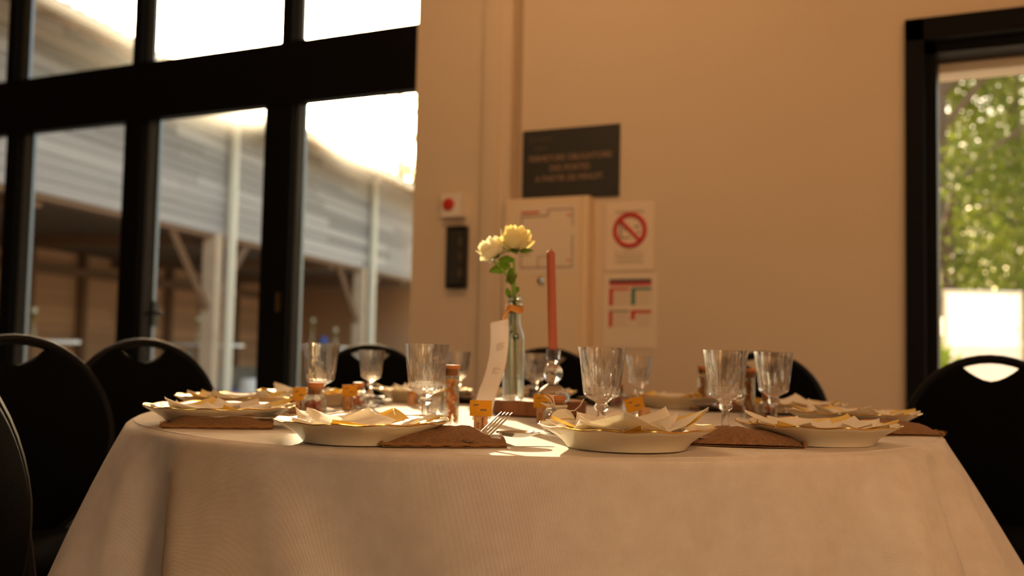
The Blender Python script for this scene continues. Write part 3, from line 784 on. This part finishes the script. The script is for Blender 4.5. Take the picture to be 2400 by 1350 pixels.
chair(-265, 1.22, -62, 'black banquet chair closest to the camera, only a dark edge showing')

# ------------------------------------------------------------------ place settings
def make_plate():
    r = empty('soup_plate')
    def wav(i, a, r_, z):
        k = max(0, (r_-.112)/.02); return (r_*(1+.012*k*math.cos(12*a)), z + .0012*k*math.cos(12*a))
    prof = [(0, .004), (.082, .004), (.084, 0), (.089, 0), (.092, .004), (.098, .011), (.108, .018), (.122, .0255), (.1318, .0310), (.1325, .0325), (.1312, .0325),
            (.118, .0285), (.106, .0225), (.096, .0130), (.088, .0095), (0, .0085)]
    MB().lathe(prof, 96, wav).build('plate_body', M_porc, r)
    rim = []
    for k in range(96):
        a = 2*math.pi*k/96; q = wav(0, a, .1322, .0322); rim.append((q[0]*math.cos(a), q[0]*math.sin(a), q[1]))
    MB().tube(rim, .0011, 6, True).build('gold_rim', M_gold, r)
    return r
def petal_sheet(rg, a, L, wd, lift, curl, base):
    c, s_ = math.cos(a), math.sin(a); ph = rg.random()*6
    def fn(u_, v_):
        y = (v_-.5)*2
        x = u_*L; half = wd*(.25+1.35*u_ if u_ < .55 else .9925*(1-u_)/.45+.02)
        z = base + lift*u_**1.5 + curl*y*y*.6 + .003*math.sin(u_*7+ph+y*2)
        X, Y = x, y*half
        return (X*c - Y*s_, X*s_ + Y*c, z)
    return fn
def make_napkin(seed, tall=1.0):
    rg = random.Random(seed)
    r = empty('flower_napkin')
    for layer, (n, L, wd, lift, curl, m, nm, off) in enumerate(((4, .126, .060, .0205, .001, M_nap_y, 'yellow_fold', .16), (4, .129, .066, .0225, -.002, M_nap, 'white_fold', 0),
                                               (4, .112, .056, .0215, -.002, M_nap, 'white_fold', .78), (4, .086, .050, .0200, -.004, M_nap, 'white_fold', .35))):
        for k in range(n):
            a = 2*math.pi*(k+rg.uniform(-.10, .10))/n + off + seed
            hi = rg.uniform(.75, 1.12) if rg.random() < .7 else rg.uniform(1.2, 1.6)
            b = MB().sheet(9, 6, petal_sheet(rg, a, L*rg.uniform(.92, 1.05), wd*rg.uniform(.85, 1.15), lift*tall*hi, curl*rg.uniform(.4, 1.8), .0112+.0020*layer), .0006)
            b.build(nm, m, r)
    return r
plate0 = make_plate()
naps = [make_napkin(1), make_napkin(2, 1.35), make_napkin(5)]
nap_used = [False]*3
# (pixel, forward distance, words that single the setting out, napkin kind, turn)
SEATS = [
 (850, 1.565, 'beside the test tube in front', 0, .3),
 (1468, 1.545, 'before the raffia-tied jar', 1, 1.15),
 (1915, 1.70, 'before the two shaded goblets', 2, .5),
 (1997, 2.09, 'nearest the doorway chair', 0, 2.1),
 (514, 1.86, 'on the windows-side edge', 2, 1.6),
 (555, 2.24, 'second along the windows side', 0, 3.0),
 (727, 2.56, 'behind the orange sweets jar', 2, .2),
 (990, 2.83, 'behind the front goblet, far edge', 0, 1.0),
 (1240, 2.88, 'behind the rose vase', 2, 2.2),
 (1589, 2.75, 'below the instruction poster', 0, 4.0),
 (1850, 2.46, 'before the bare wall', 2, 5.0)]
cz_pl = []
for i, (px, Z, words, kind, turn) in enumerate(SEATS):
    p = at_d(px, 1000, Z); loc = (p.x, p.y, ZT)
    pl = plate0 if i == 0 else copy_tree(plate0)
    pl.location = loc; pl.rotation_euler = (0, 0, turn)
    tag(pl, 'gold-rimmed cream soup plate ' + words, 'plate', 'soup plates around the table')
    nk = naps[kind] if not nap_used[kind] else copy_tree(naps[kind]); nap_used[kind] = True
    nk.location = loc; nk.rotation_euler = (0, 0, turn+.4)
    tag(nk, 'white and yellow flower-folded napkin in the plate ' + words, 'napkin', 'flower-folded napkins')
    cz_pl.append(p)

def make_pouch(seed, L=.180, wd=.098, th=.024):
    rg = random.Random(seed); r = empty('burlap_pouch')
    def fn(sgn):
        def g(u_, v_):
            x = (u_-.5)*L; y = (v_-.5)*wd*(1+.06*math.sin(u_*5+seed))
            p_ = max(0, 1-abs(2*u_-1)**2.4)
            if u_ > .5: p_ = max(p_, .42)
            e = p_*max(0, 1-abs(2*v_-1)**2.2)
            y *= .80 + .20*p_
            if sgn > 0: z = .0035 + th*e*(1+.13*math.sin(u_*9+seed*2+v_*3)) + .0016*math.sin(u_*31+v_*8)*e
            else: z = .0008
            return (x, y, z)
        return g
    b = MB().sheet(18, 10, fn(1), .0012); b.sheet(18, 10, fn(-1), .0012)
    b.build('sack', M_jute, r)
    rim = []
    for k in range(25):
        u_ = k/24; p_ = max(0, 1-abs(2*u_-1)**2.4); p_ = max(p_, .42) if u_ > .5 else p_
        rim.append(((u_-.5)*L, -.5*wd*(1+.06*math.sin(u_*5+seed))*(.80+.20*p_), .0036+.0008*math.sin(u_*40)))
    MB().tube(rim, .0026, 6).build('hem', M_jute_h, r)
    rim = [(-.5*L, (v_-.5)*wd*.8, .0046+.0012*math.sin(v_*23)) for v_ in [k/14 for k in range(15)]]
    MB().tube(rim, .0030, 6).build('hem', M_jute_h, r)
    b = MB()
    for k in range(26):
        q = rg.random(); x0 = -.5*L; y0 = (q-.5)*wd
        b.tube([(x0, y0*.8, .004), (x0-.006, y0*.8+rg.uniform(-.004, .004), .004+rg.uniform(-.002, .006))], .0005, 3)
    tag(b.build('frayed_thread', M_jute_h, r), kind='stuff')
    return r
def make_fork(up=0, hl=.142):
    r = empty('dinner_fork')
    zc = (lambda x: .002 + up*max(0, x-.132)**1.05) if up else lambda x: .002 + .010*max(0, (x-.10)/.09)**1.2 - .012*max(0, (x-.135)/.055)**2*.4 + .004*math.sin(max(0, min(1, x/.12))*math.pi)
    h = MB().sheet(24, 2, lambda u_, v_: (.142-hl*(1-u_), (v_-.5)*(.016*(1-u_)**.6*(.9) + .007 + (.017*max(0, (u_-.86)/.14))), zc(.142-hl*(1-u_))), .0022)
    h.build('handle', M_steel, r)
    for k in range(4):
        y = (k-1.5)*.0070
        MB().tube([(.140+q*.008, y*(1-.0*q), zc(.140+q*.008)) for q in range(8)], [.0021, .0021, .0020, .0019, .0018, .0016, .0013, .0007], 6, flat=.7).build('tine', M_steel, r)
    return r
def make_spoon():
    r = empty('table_spoon')
    MB().sheet(18, 2, lambda u_, v_: (u_*.14, (v_-.5)*(.014*(1-u_)+.006), .003+.004*math.sin(u_*math.pi)), .002).build('handle', M_steel, r)
    def bowl(u_, v_):
        a = v_*2*math.pi; q = u_
        return (.168+.034*q*math.cos(a), .0215*q*math.sin(a), .0025+.008*q*q)
    MB().sheet(6, 20, bowl, .0014).build('bowl', M_steel, r)
    return r
def make_knife():
    r = empty('table_knife')
    MB().sheet(10, 2, lambda u_, v_: (u_*.095, (v_-.5)*(.011+.005*(1-u_)), .005), .005).build('handle', M_steel, r)
    MB().sheet(14, 2, lambda u_, v_: (.094+u_*.115, -.008+v_*(.016+.004*math.sin(u_*3)*(1-u_))*(1-.45*u_**4), .0035), .0014).build('blade', M_steel, r)
    return r
pouch0, fork0, fork_front, spoon0, knife0 = make_pouch(3), make_fork(), make_fork(.66, .046), make_spoon(), make_knife()
first = [True]
def put(o, used, loc, rot, label, cat, group):
    c = o if used else copy_tree(o)
    c.location = loc; c.rotation_euler = rot
    return tag(c, label, cat, group)
# pouch centre, direction (camera degrees ccw from rightwards) of its mouth
PW = {0: (at_z(1036, 1044, TH), 9, 0), 1: (at_z(1742, 1043, TH), 172, 0), 2: (at_z(2080, 1018, TH), 175, .0), 4: (at_z(515, 1002, TH), 12, .0)}
for i, s_ in enumerate(SEATS):
    words = short = s_[2]
    P = cz_pl[i]
    inw = Vector((TC.x-P.x, TC.y-P.y, 0)).normalized(); rt = Vector((inw.y, -inw.x, 0))
    if i in PW: c, dg, lift = PW[i]; ang = R(dg)+YAW
    else: c = P + rt*.185 + inw*.01; ang = math.atan2(inw.y, inw.x); lift = 0
    dv = Vector((math.cos(ang), math.sin(ang), 0)); nv = Vector((-dv.y, dv.x, 0))
    f = i > 0
    pc = put(pouch0, False, (0,0,0), (0,0,0), None, None, None) if f else pouch0
    pc.location = (c.x, c.y, ZT); pc.rotation_euler = (0, 0, ang)
    tag(pc, 'brown burlap cutlery pouch of the plate ' + words, 'pouch', 'burlap cutlery pouches')
    z = ZT + .0085
    for o, nm, dy, out_, Ln, skew, kind in ((fork0 if f else fork_front, 'steel dinner fork', -.018, .068, .196, 0, 'fork'), (spoon0, 'steel table spoon', .010, .060, .202, 4, 'spoon'), (knife0, 'steel table knife', .030, .075, .209, 8, 'knife')):
        a_ = ang + R(skew + (20 if not f and kind == 'fork' else 0))
        dk = Vector((math.cos(a_), math.sin(a_), 0))
        q = c + nv*dy + dv*.090 - dk*(Ln-out_)
        k = copy_tree(o) if (f and not (i == 1 and kind == 'fork')) else o
        k.location = (q.x, q.y, z+(.006 if kind == 'fork' else 0)); k.rotation_euler = (0, 0, a_)
        if not f and kind == 'fork':
            a_ = YAW + R(52); q = at_z(1132, 1029, TH+.011); dk = Vector((math.cos(a_), math.sin(a_), 0)); q = q - dk*.140
            k.location = (q.x, q.y, ZT+.008); k.rotation_euler = (0, 0, a_)
        tag(k, nm + ' in the pouch of the plate ' + short, kind, kind + 's in the burlap pouches')

# ------------------------------------------------------------------ stemware
def make_goblet(R0, H, stem_h, name):
    k = R0; bowl0 = stem_h
    bh = H - bowl0
    outer = [(k*.86, 0), (k*.88, .0015), (k*.80, .004), (k*.40, .008), (k*.18, .014), (k*.15, bowl0*.40), (k*.17, bowl0*.66), (k*.30, bowl0*.74), (k*.31, bowl0*.80), (k*.22, bowl0*.88), (k*.34, bowl0*.96), (k*.66, bowl0+bh*.05), (k*.72, bowl0+bh*.09),
             (k*.76, bowl0+bh*.25), (k*.83, bowl0+bh*.50), (k*.865, bowl0+bh*.62), (k*.90, bowl0+bh*.72), (k*.985, bowl0+bh*.985), (k*.993, H), (k*.975, H)]
    inner = [(k*.955, bowl0+bh*.96), (k*.80, bowl0+bh*.5), (k*.70, bowl0+bh*.22), (k*.55, bowl0+bh*.12), (0, bowl0+bh*.08)]
    no = len(outer)
    def mod(i, a, r, z):
        if 11 <= i <= 15:
            amp = (.035, .055, .075, .060, .025)[i-11]; c = abs(math.cos(8*a)); r = r*(1+amp*(c-.45))
        elif 5 <= i <= 9: r = r*(1+.06*(abs(math.cos(3*a))-.5))
        return (r, z)
    o = MB().lathe([(0, .0008)] + outer + inner, 64, lambda i, a, r, z: mod(i-1, a, r, z))
    r = empty(name)
    o.build('glass_body', M_glass, r, smooth=24)
    return r
gob = make_goblet(.0415, .150, .062, 'goblet'); win0 = make_goblet(.033, .137, .066, 'wine_glass')
for i, (px, Z, lab) in enumerate(((996, 1.86, 'cut crystal goblet beside the tall test tube at the front plate'), (1409, 1.75, 'cut crystal goblet standing behind the petal-filled front plate'), (1700, 1.86, 'cut crystal goblet behind the shaded pouch with upturned corner'),
                                  (748, 2.27, 'cut crystal goblet standing behind the sweets jar by the window post'), (1813, 2.14, 'cut crystal goblet before the chair at the bare wall'))):
    p = at_d(px, 980, Z); put(gob, i == 0, (p.x, p.y, ZT), (0, 0, .3*i), lab, 'goblet', 'cut crystal goblets')
for i, (px, Z, lab) in enumerate(((868, 2.50, 'small crystal wine glass in front of the chair at the window jamb'), (1073, 2.80, 'small crystal wine glass between test tube and menu strip'),
                                  (1497, 2.50, 'small crystal wine glass behind the tilted orange card'), (1252, 2.68, 'small crystal wine glass between vase and candle holder'))):
    p = at_d(px, 950, Z); put(win0, i == 0, (p.x, p.y, ZT), (0, 0, .5*i), lab, 'glass', 'small crystal wine glasses')
def make_tumbler():
    r = empty('shot_tumbler')
    MB().lathe([(0, .001), (.017, .001), (.019, .004), (.021, .038), (.0195, .038), (.0175, .008), (0, .007)], 20, lambda i, a, r_, z: (r_*(1+.03*math.cos(10*a)*(1 if i in (2, 3) else 0)), z)).build('glass_body', M_glass, r)
    return r
tum = make_tumbler()
for i, (px, py, lab) in enumerate(((1022, 972, 'tiny clear tumbler between front goblet and test tube'), (1482, 978, 'tiny clear tumbler beside the tilted orange card'))):
    p = at_z(px, py, TH); put(tum, i == 0, (p.x, p.y, ZT), (0, 0, i), lab, 'tumbler', 'tiny tumblers')

# ------------------------------------------------------------------ favours
def make_jar(seed, bow=False, h=.058, rad=.0215):
    rg = random.Random(seed); r = empty('sweet_jar')
    k = rad/.0215; s_ = h/.058
    prof = [(0, .001), (.019*k, .001), (.0215*k, .004), (.0215*k, .031*s_), (.019*k, .037*s_), (.0145*k, .041*s_), (.0145*k, .045*s_), (.0162*k, .046*s_), (.0162*k, .050*s_), (.0138*k, .050*s_), (.0128*k, .041*s_), (.0175*k, .036*s_), (.0198*k, .030*s_), (.0198*k, .005), (0, .004)]
    MB().lathe(prof, 28).build('glass_body', M_vase, r)
    MB().lathe([(0, .041*s_), (.0118*k, .041*s_), (.0128*k, .052*s_), (.0145*k, .053*s_), (.0145*k, .060*s_), (0, .061*s_)], 20).build('cork_stopper', M_corklid, r)
    for j in range(16):
        a = rg.random()*6.28; q = rad*.58*math.sqrt(rg.random()); z = .009 + .0062*(j//4)*s_
        MB().blob((q*math.cos(a), q*math.sin(a), z), .0062*k, .0052*k, .0042*k, 8, 5).build('sweet', M_sweet, r)
    if bow:
        ring = [(.0152*k*math.cos(2*math.pi*q/20), .0152*k*math.sin(2*math.pi*q/20), .043*s_) for q in range(20)]
        MB().tube(ring, .0024, 6, True, flat=1.2).build('raffia_band', M_raffia, r)
        for px_, tip in ((-1, (-.022, -.020, .064)), (-1, (-.014, -.024, .066)), (-.6, (-.028, -.018, .052))):
            P = [(-.002, -.0175, .043), (tip[0]*.55, -.0195, .043+(tip[2]-.043)*.65), tip, (tip[0]*.85+.004, tip[1]-.004, tip[2]-.004), (tip[0]*.4, -.0225, .050), (0, -.018, .043)]
            MB().tube(P, [.0012, .002, .0022, .0022, .002, .0012], 6, flat=.5).build('raffia_loop', M_raffia, r)
        MB().tube([(.004, -.018, .042), (.020, -.021, .039), (.030, -.020, .040), (.040, -.017, .049), (.046, -.014, .060)], [.0014, .003, .0018, .0020, .0014], 6, flat=.5).build('raffia_tail', M_raffia, r)
        MB().tube([(.004, -.018, .042), (.018, -.022, .037), (.027, -.024, .032), (.020, -.023, .036)], [.0014, .0034, .002, .0014], 6, flat=.5).build('raffia_loop', M_raffia, r)
        tg = MB().prism([(.0215*math.cos(2*math.pi*q/28), .0215*math.sin(2*math.pi*q/28)) for q in range(28)], 0, .0008).build('round_tag', M_tag, r, (.009, -.0255, .0215), (R(80), 0, 0))
        text('tag_lettering', 'Thomas', .0075, M_printdark, tg, (0, -.002, .0012), depth=.0001)
        MB().prism([(0, -.0022), (.0018, .0004), (.0010, .0016), (0, .0008), (-.0010, .0016), (-.0018, .0004)], .0008, .0012).build('tag_heart', M_printdark, tg, (0, -.0095, 0))
    return r
jb = make_jar(4, True, .062, .0235); j0 = make_jar(9)
p = at_z(1304, 1016, TH); jb.location = (p.x, p.y, ZT); jb.rotation_euler = (0, 0, YAW); tag(jb, 'raffia-tied glass jar of apricot sweets with round cream tag', 'jar', 'jars of sweets')
for i, (px, py, lab) in enumerate(((737, 986, 'jar of orange sweets under the goblet by the window post'), (840, 958, 'small jar of red sweets beside an orange card'), (1448, 957, 'jar of red sweets behind the brightest goblet'), (1800, 985, 'jar of red sweets between test tube and goblet by the bare wall'))):
    p = at_z(px, py, TH); o = put(j0, i == 0, (p.x, p.y, ZT), (0, 0, i*1.1), 'corked glass ' + lab, 'jar', 'jars of sweets')
    if i == 0: o.scale = (1.12, 1.12, 1.2)
    else: o.scale = (.95, .95, 1)
def make_tube(seed, h=.108, rad=.0142):
    rg = random.Random(seed); r = empty('corked_test_tube')
    MB().lathe([(0, .001), (rad*.8, .001), (rad, .005), (rad, h-.004), (rad*.9, h-.004), (rad*.9, .006), (0, .004)], 24).build('glass_body', M_vase, r)
    MB().lathe([(0, h-.016), (rad*.86, h-.016), (rad*.88, h-.003), (rad*1.06, h-.003), (rad*1.06, h+.004), (0, h+.0045)], 24).build('cork_stopper', M_corklid, r)
    for j in range(56):
        a = rg.random()*6.28; q = rad*.62*math.sqrt(rg.random()); z = .010 + (h-.032)*j/56
        MB().blob((q*math.cos(a), q*math.sin(a), z), .0036, .0020+.002*rg.random(), .0036, 6, 4, lambda v: 1+.25*math.sin(9*v.x+5*v.z)).build('dried_petal', M_dried, r)
    return r
t0 = make_tube(2)
for i, (px, py, lab) in enumerate(((1057, 998, 'corked test tube of dried petals beside the front goblet'), (1755, 984, 'corked test tube of dried petals between the two shaded goblets'), (1648, 961, 'corked test tube of dried petals behind the shaded goblet, furthest from the front'))):
    p = at_z(px, py, TH); put(t0, i == 0, (p.x, p.y, ZT), (0, 0, i*.9), lab, 'test tube', 'corked test tubes')
def make_cork():
    r = empty('place_card_holder')
    MB().lathe([(0, .0), (.0112, 0), (.0118, .001), (.0118, .037), (.0112, .038), (0, .038)], 24).build('cork', M_cork, r)
    cd_ = MB().box(-.0185, .0185, -.0130, -.0122, .030, .0565).build('card', M_card, r, smooth=0)
    b = MB()
    b.tube([(-.012, -.0132, .0475), (-.010, -.0132, .0490), (-.0085, -.0132, .0470), (-.007, -.0132, .0492), (-.005, -.0132, .0482), (-.0035, -.0132, .0495)], .0008, 5)
    for k in range(5): b.box(-.001+k*.0023, .0008+k*.0023, -.0132, -.0129, .0390, .0412+.0008*(k % 2))
    b.build('card_writing', M_printdark, cd_, smooth=0)
    text('cork_lettering', 'Gabrielle', .0062, mat('cork_print', (.22, .10, .045), .8) if 'cork_print' not in bpy.data.materials else bpy.data.materials['cork_print'], r, (.0035, -.01215, .0165), (R(90), R(-90), 0), depth=.0009)
    text('cork_lettering', 'et la', .0058, bpy.data.materials['cork_print'], r, (-.0045, -.0118, .0145), (R(90), R(-90), 0), depth=.0009)
    return r
c0 = make_cork()
CK = [(1126, 1018, 0, 0, 'cork holder with orange place card standing behind the fork tines'), (1271, 992, 0, 0, 'cork holder with orange place card touching the raffia-tied jar'), (1509, 1004, 8, 12, 'cork holder with tilted orange place card behind the petal-filled plate'),
      (690, 973, 55, 0, 'cork holder with orange place card beside the orange sweets jar'), (814, 961, 30, 0, 'cork holder with orange place card beside the small red sweets jar'), (965, 951, 60, 0, 'cork holder with orange place card behind the front goblet'),
      (1627, 961, 70, 0, 'cork holder with orange place card next to the furthest test tube'), (1783, 972, 100, 0, 'cork holder with orange place card between jar and test tube')]
for i, (px, py, turn, lean, lab) in enumerate(CK):
    p = at_z(px, py, TH); put(c0, i == 0, (p.x, p.y, ZT), (0, R(-lean*.0), YAW+R(turn)), lab, 'place card', 'cork place card holders')
    if lean:
        for ch in [q for q in SC.objects if q.parent and q.parent.get('label') == lab and q.name.startswith('card')]:
            ch.rotation_euler = (R(-14), R(-13), 0); ch.location = (-.010, -.004, .0)

# ------------------------------------------------------------------ centrepiece
p = at_d(1262, 960, 2.30); SLH = .034
s = empty('log_slice', (p.x, p.y, ZT), label='round log slice board under the vase and candle holder', cat='board')
MB().lathe([(.098, 0), (.104, .004), (.105, SLH-.004), (.101, SLH)], 48, lambda i, a, r, z: (r*(1+.022*math.sin(5*a)+.012*math.sin(13*a+1)), z)).build('bark_edge', M_slab, s)
MB().lathe([(0, SLH-.0006), (.1015, SLH-.0006), (.1015, SLH-.004), (0, SLH-.004)], 48, lambda i, a, r, z: (r*(1+.022*math.sin(5*a)+.012*math.sin(13*a+1)), z)).build('cut_face', M_bark, s)
ZS = ZT + SLH
# bottle vase with roses
p = at_d(1202, 935, 2.24); V = Vector((p.x, p.y, ZS))
s = empty('rose_bottle_vase', V, YAW, label='clear glass bottle vase holding two cream roses', cat='vase')
pr = [(0, .001), (.021, .001), (.0238, .005), (.0240, .132), (.0225, .146), (.0160, .160), (.0138, .170), (.0138, .208), (.0165, .210), (.0170, .216), (.0150, .219), (.0165, .222), (.0165, .229), (.0140, .229),
      (.0120, .208), (.0120, .170), (.0142, .160), (.0205, .145), (.0222, .131), (.0222, .012), (0, .009)]
MB().lathe(pr, 36).build('bottle', M_bottle, s)
MB().lathe([(0, .0095), (.0219, .0125), (.0219, .050), (0, .050)], 28).build('water', glass('water', (.97, .98, .97), .4, 1.33), s)
ring = [(.0160*math.cos(2*math.pi*k/24), .0160*math.sin(2*math.pi*k/24), .196+.003*math.sin(4*math.pi*k/24)) for k in range(24)]
b = MB(); b.tube(ring, .0045, 8, True); b.tube([(x*1.02, y*1.02, z+.006) for x, y, z in ring], .004, 8, True)
b.tube([(-.012, -.014, .196), (-.022, -.014, .186), (-.024, -.014, .172), (-.019, -.013, .170)], .0035, 6)
b.build('twine_bow', M_twine, s)
def rose(parent, c, rad, m, tiltx, tilty, seed):
    rg = random.Random(seed); M = Matrix.Translation(c) @ Matrix.Rotation(tilty, 4, 'Y') @ Matrix.Rotation(tiltx, 4, 'X')
    for lay, (n, rr, hh, op, z0) in enumerate(((3, .30, .78, -.06, .10), (4, .54, .80, .0, .05), (5, .76, .78, .06, .0), (5, .93, .72, .16, -.03), (3, 1.0, .52, .55, -.06))):
        for k in range(n):
            a0 = 2*math.pi*(k+.5*lay+rg.uniform(-.1, .1))/n; wd = 2*math.pi/n*.78
            def fn(u_, v_, a0=a0, wd=wd, rr=rr, hh=hh, op=op, z0=z0):
                a = a0 + (v_-.5)*wd*(.55+.9*math.sin(math.pi*min(.95, .25+u_*.6)))
                r_ = rr*rad*(.35+.65*math.sin(min(1, u_*1.5)*math.pi/2)) + op*rad*max(0, u_-.5)**1.4*1.2
                z = rad*(z0-.55+hh*1.75*u_ - .25*op*u_**3*1.6 - .28*(2*v_-1)**2*u_)
                return (r_*math.cos(a), r_*math.sin(a), z)
            MB().sheet(7, 6, fn, .0007, M).build('petal', m, parent)
    b = MB()
    for k in range(5):
        a = 2*math.pi*k/5
        b.sheet(5, 2, lambda u_, v_: ((.2+.85*u_)*rad*math.cos(a)-(v_-.5)*.4*rad*(1-u_)*math.sin(a), (.2+.85*u_)*rad*math.sin(a)+(v_-.5)*.4*rad*(1-u_)*math.cos(a), rad*(-.62-.12*math.sin(u_*3))), .0006, M)
    b.blob(M @ Vector((0, 0, -rad*.62)), rad*.26, rad*.26, rad*.22, 8, 6)
    b.build('sepals', M_leaf, parent)
def vp(px, py, dy=0):                                # a point on the upright plane through the vase, in the vase's frame
    q = at_d(px, py, 2.24) - V; return Vector((q.dot(RH), dy, q.z))
r1, r2 = vp(1208, 563), vp(1152, 585, -.004)
fl = MB(); 
MB().tube([(.006, 0, .011), (.003, .002, .12), (.001, 0, .22), (r1.x-.002, 0, r1.z-.04)], .0030, 8).build('stem', M_stem, s)
MB().tube([(-.004, .002, .012), (-.008, .004, .12), (-.004, 0, .22), (-.006, 0, .26), (r2.x+.006, 0, r2.z-.025)], .0027, 8).build('stem', M_stem, s)
rose(s, r1, .0345, M_petal, R(-6), R(6), 3)
rose(s, r2, .0285, M_petal2, R(0), R(-38), 8)
def leaf(px, py, px2, py2, wd, droop, dy=0):
    a, b_ = vp(px, py, dy), vp(px2, py2, dy-.006); d = b_-a; n_ = Vector((-d.z, 0, d.x)).normalized()
    MB().sheet(10, 4, lambda u_, v_: a + d*u_ + (n_*((v_-.5)*2*wd*math.sin(math.pi*(.06+.92*u_))**.8*(1+.08*math.cos(u_*50))) + Vector((0, droop*abs(v_-.5), -.006*u_*u_))), .0006).build('leaf', M_leaf, s)
leaf(1196, 622, 1147, 630, .012, .012); leaf(1200, 628, 1198, 662, .012, .01, -.003); leaf(1205, 610, 1168, 603, .009, .012); leaf(1194, 700, 1188, 668, .006, .006, -.002)
leaf(1207, 690, 1215, 665, .006, .006); leaf(1205, 640, 1186, 656, .009, .01, .004); leaf(1212, 587, 1250, 582, .005, .004); leaf(1206, 800, 1214, 775, .007, .006); leaf(1200, 775, 1190, 795, .006, .006)
# menu strip leaning on the vase
s = empty('menu_strip', (V.x, V.y, ZT), YAW, label='long curved white paper menu strip leaning on the vase', cat='menu')
def mpt(px, py, d):
    q = at_d(px, py, d) - Vector((V.x, V.y, ZT)); return Vector((q.dot(RH), q.dot(FH), q.z))
cl = [mpt(1128, 972, 2.08), mpt(1141, 925, 2.10), mpt(1156, 885, 2.13), mpt(1166, 845, 2.16), mpt(1171, 800, 2.175), mpt(1171, 752, 2.18)]
cl[0].z = .001
def strip(u_, v_):
    x = u_*(len(cl)-1); i = min(int(x), len(cl)-2); f_ = x-i
    P = [cl[max(i-1, 0)], cl[i], cl[i+1], cl[min(i+2, len(cl)-1)]]
    q = .5*((2*P[1]) + (-P[0]+P[2])*f_ + (2*P[0]-5*P[1]+4*P[2]-P[3])*f_**2 + (-P[0]+3*P[1]-3*P[2]+P[3])*f_**3)
    wd = .0385
    return q + Vector(((v_-.5)*wd, .004*(2*v_-1)**2, (v_-.5)*.010*(1 if u_ > .6 else .3)))
MB().sheet(24, 4, strip, .0005).build('paper', M_menu, s)
b = MB()
for k, (u0, n_) in enumerate(((.78, 5), (.76, 4), (.74, 5), (.72, 4), (.52, 3), (.50, 5), (.48, 2), (.46, 4))):
    for j in range(n_):
        vv = .35+.09*j
        a, c, d, e = strip(u0, vv), strip(u0, vv+.06), strip(u0-.010, vv+.06), strip(u0-.010, vv)
        o = Vector((0, -.0009, .0)); b.add([tuple(q+o) for q in (a, c, d, e)], [(0, 1, 2, 3)])
tag(b.build('printed_lines', M_printgrey, s, smooth=0), kind='stuff')
# candle holder and candle
p = at_d(1295, 940, 2.22); Hc = Vector((p.x, p.y, ZS))
s = empty('candle_holder', Hc, YAW, label='clear blown glass candle holder with bubble stem', cat='candle holder')
pr = [(0, .001), (.036, .001), (.038, .004), (.037, .012), (.030, .024), (.018, .033), (.0105, .038), (.0115, .041), (.0185, .048), (.0215, .058), (.0200, .069), (.0135, .078), (.0105, .081), (.0125, .086), (.0160, .092), (.0160, .108), (.0150, .112),
      (.0118, .112), (.0115, .092), (0, .090)]
MB().lathe(pr, 40).build('glass_body', M_smoke, s)
c1 = vp(1290, 590); 
s = empty('taper_candle', (Hc.x, Hc.y, ZS+.0905), YAW, label='tall terracotta taper candle standing in the glass holder', cat='candle')
top = at_d(1291, 592, 2.22) - Vector((Hc.x, Hc.y, ZS+.0905)); tx = top.dot(RH)
MB().tube([(0, 0, 0), (tx*.5, 0, top.z*.5), (tx, 0, top.z), (tx, 0, top.z+.004)], [.0105, .0100, .0095, .006], 20).build('wax', M_candle, s)
MB().tube([(tx, 0, top.z+.003), (tx+.001, 0, top.z+.009)], .0008, 5).build('wick', M_printdark, s)
# dark jug behind the vase
p = at_z(1262, 950, TH)
s = empty('dark_bottle', (p.x, p.y, ZT), label='small dark glass bottle standing between vase and candle holder', cat='bottle')
MB().lathe([(0, .001), (.024, .001), (.026, .004), (.026, .04), (.018, .052), (.010, .056), (.010, .066), (0, .066)], 20).build('body', mat('dark_bottle_glass', (.03, .02, .025), .1), s)
MB().lathe([(0, .066), (.012, .066), (.012, .074), (0, .075)], 16).build('cap', mat('blue_cap', (.12, .20, .32), .35), s)
MB().lathe([(.0263, .012), (.0264, .012), (.0264, .032), (.0263, .032)], 20).build('label_band', mat('bottle_label', (.10, .09, .14), .6), s)
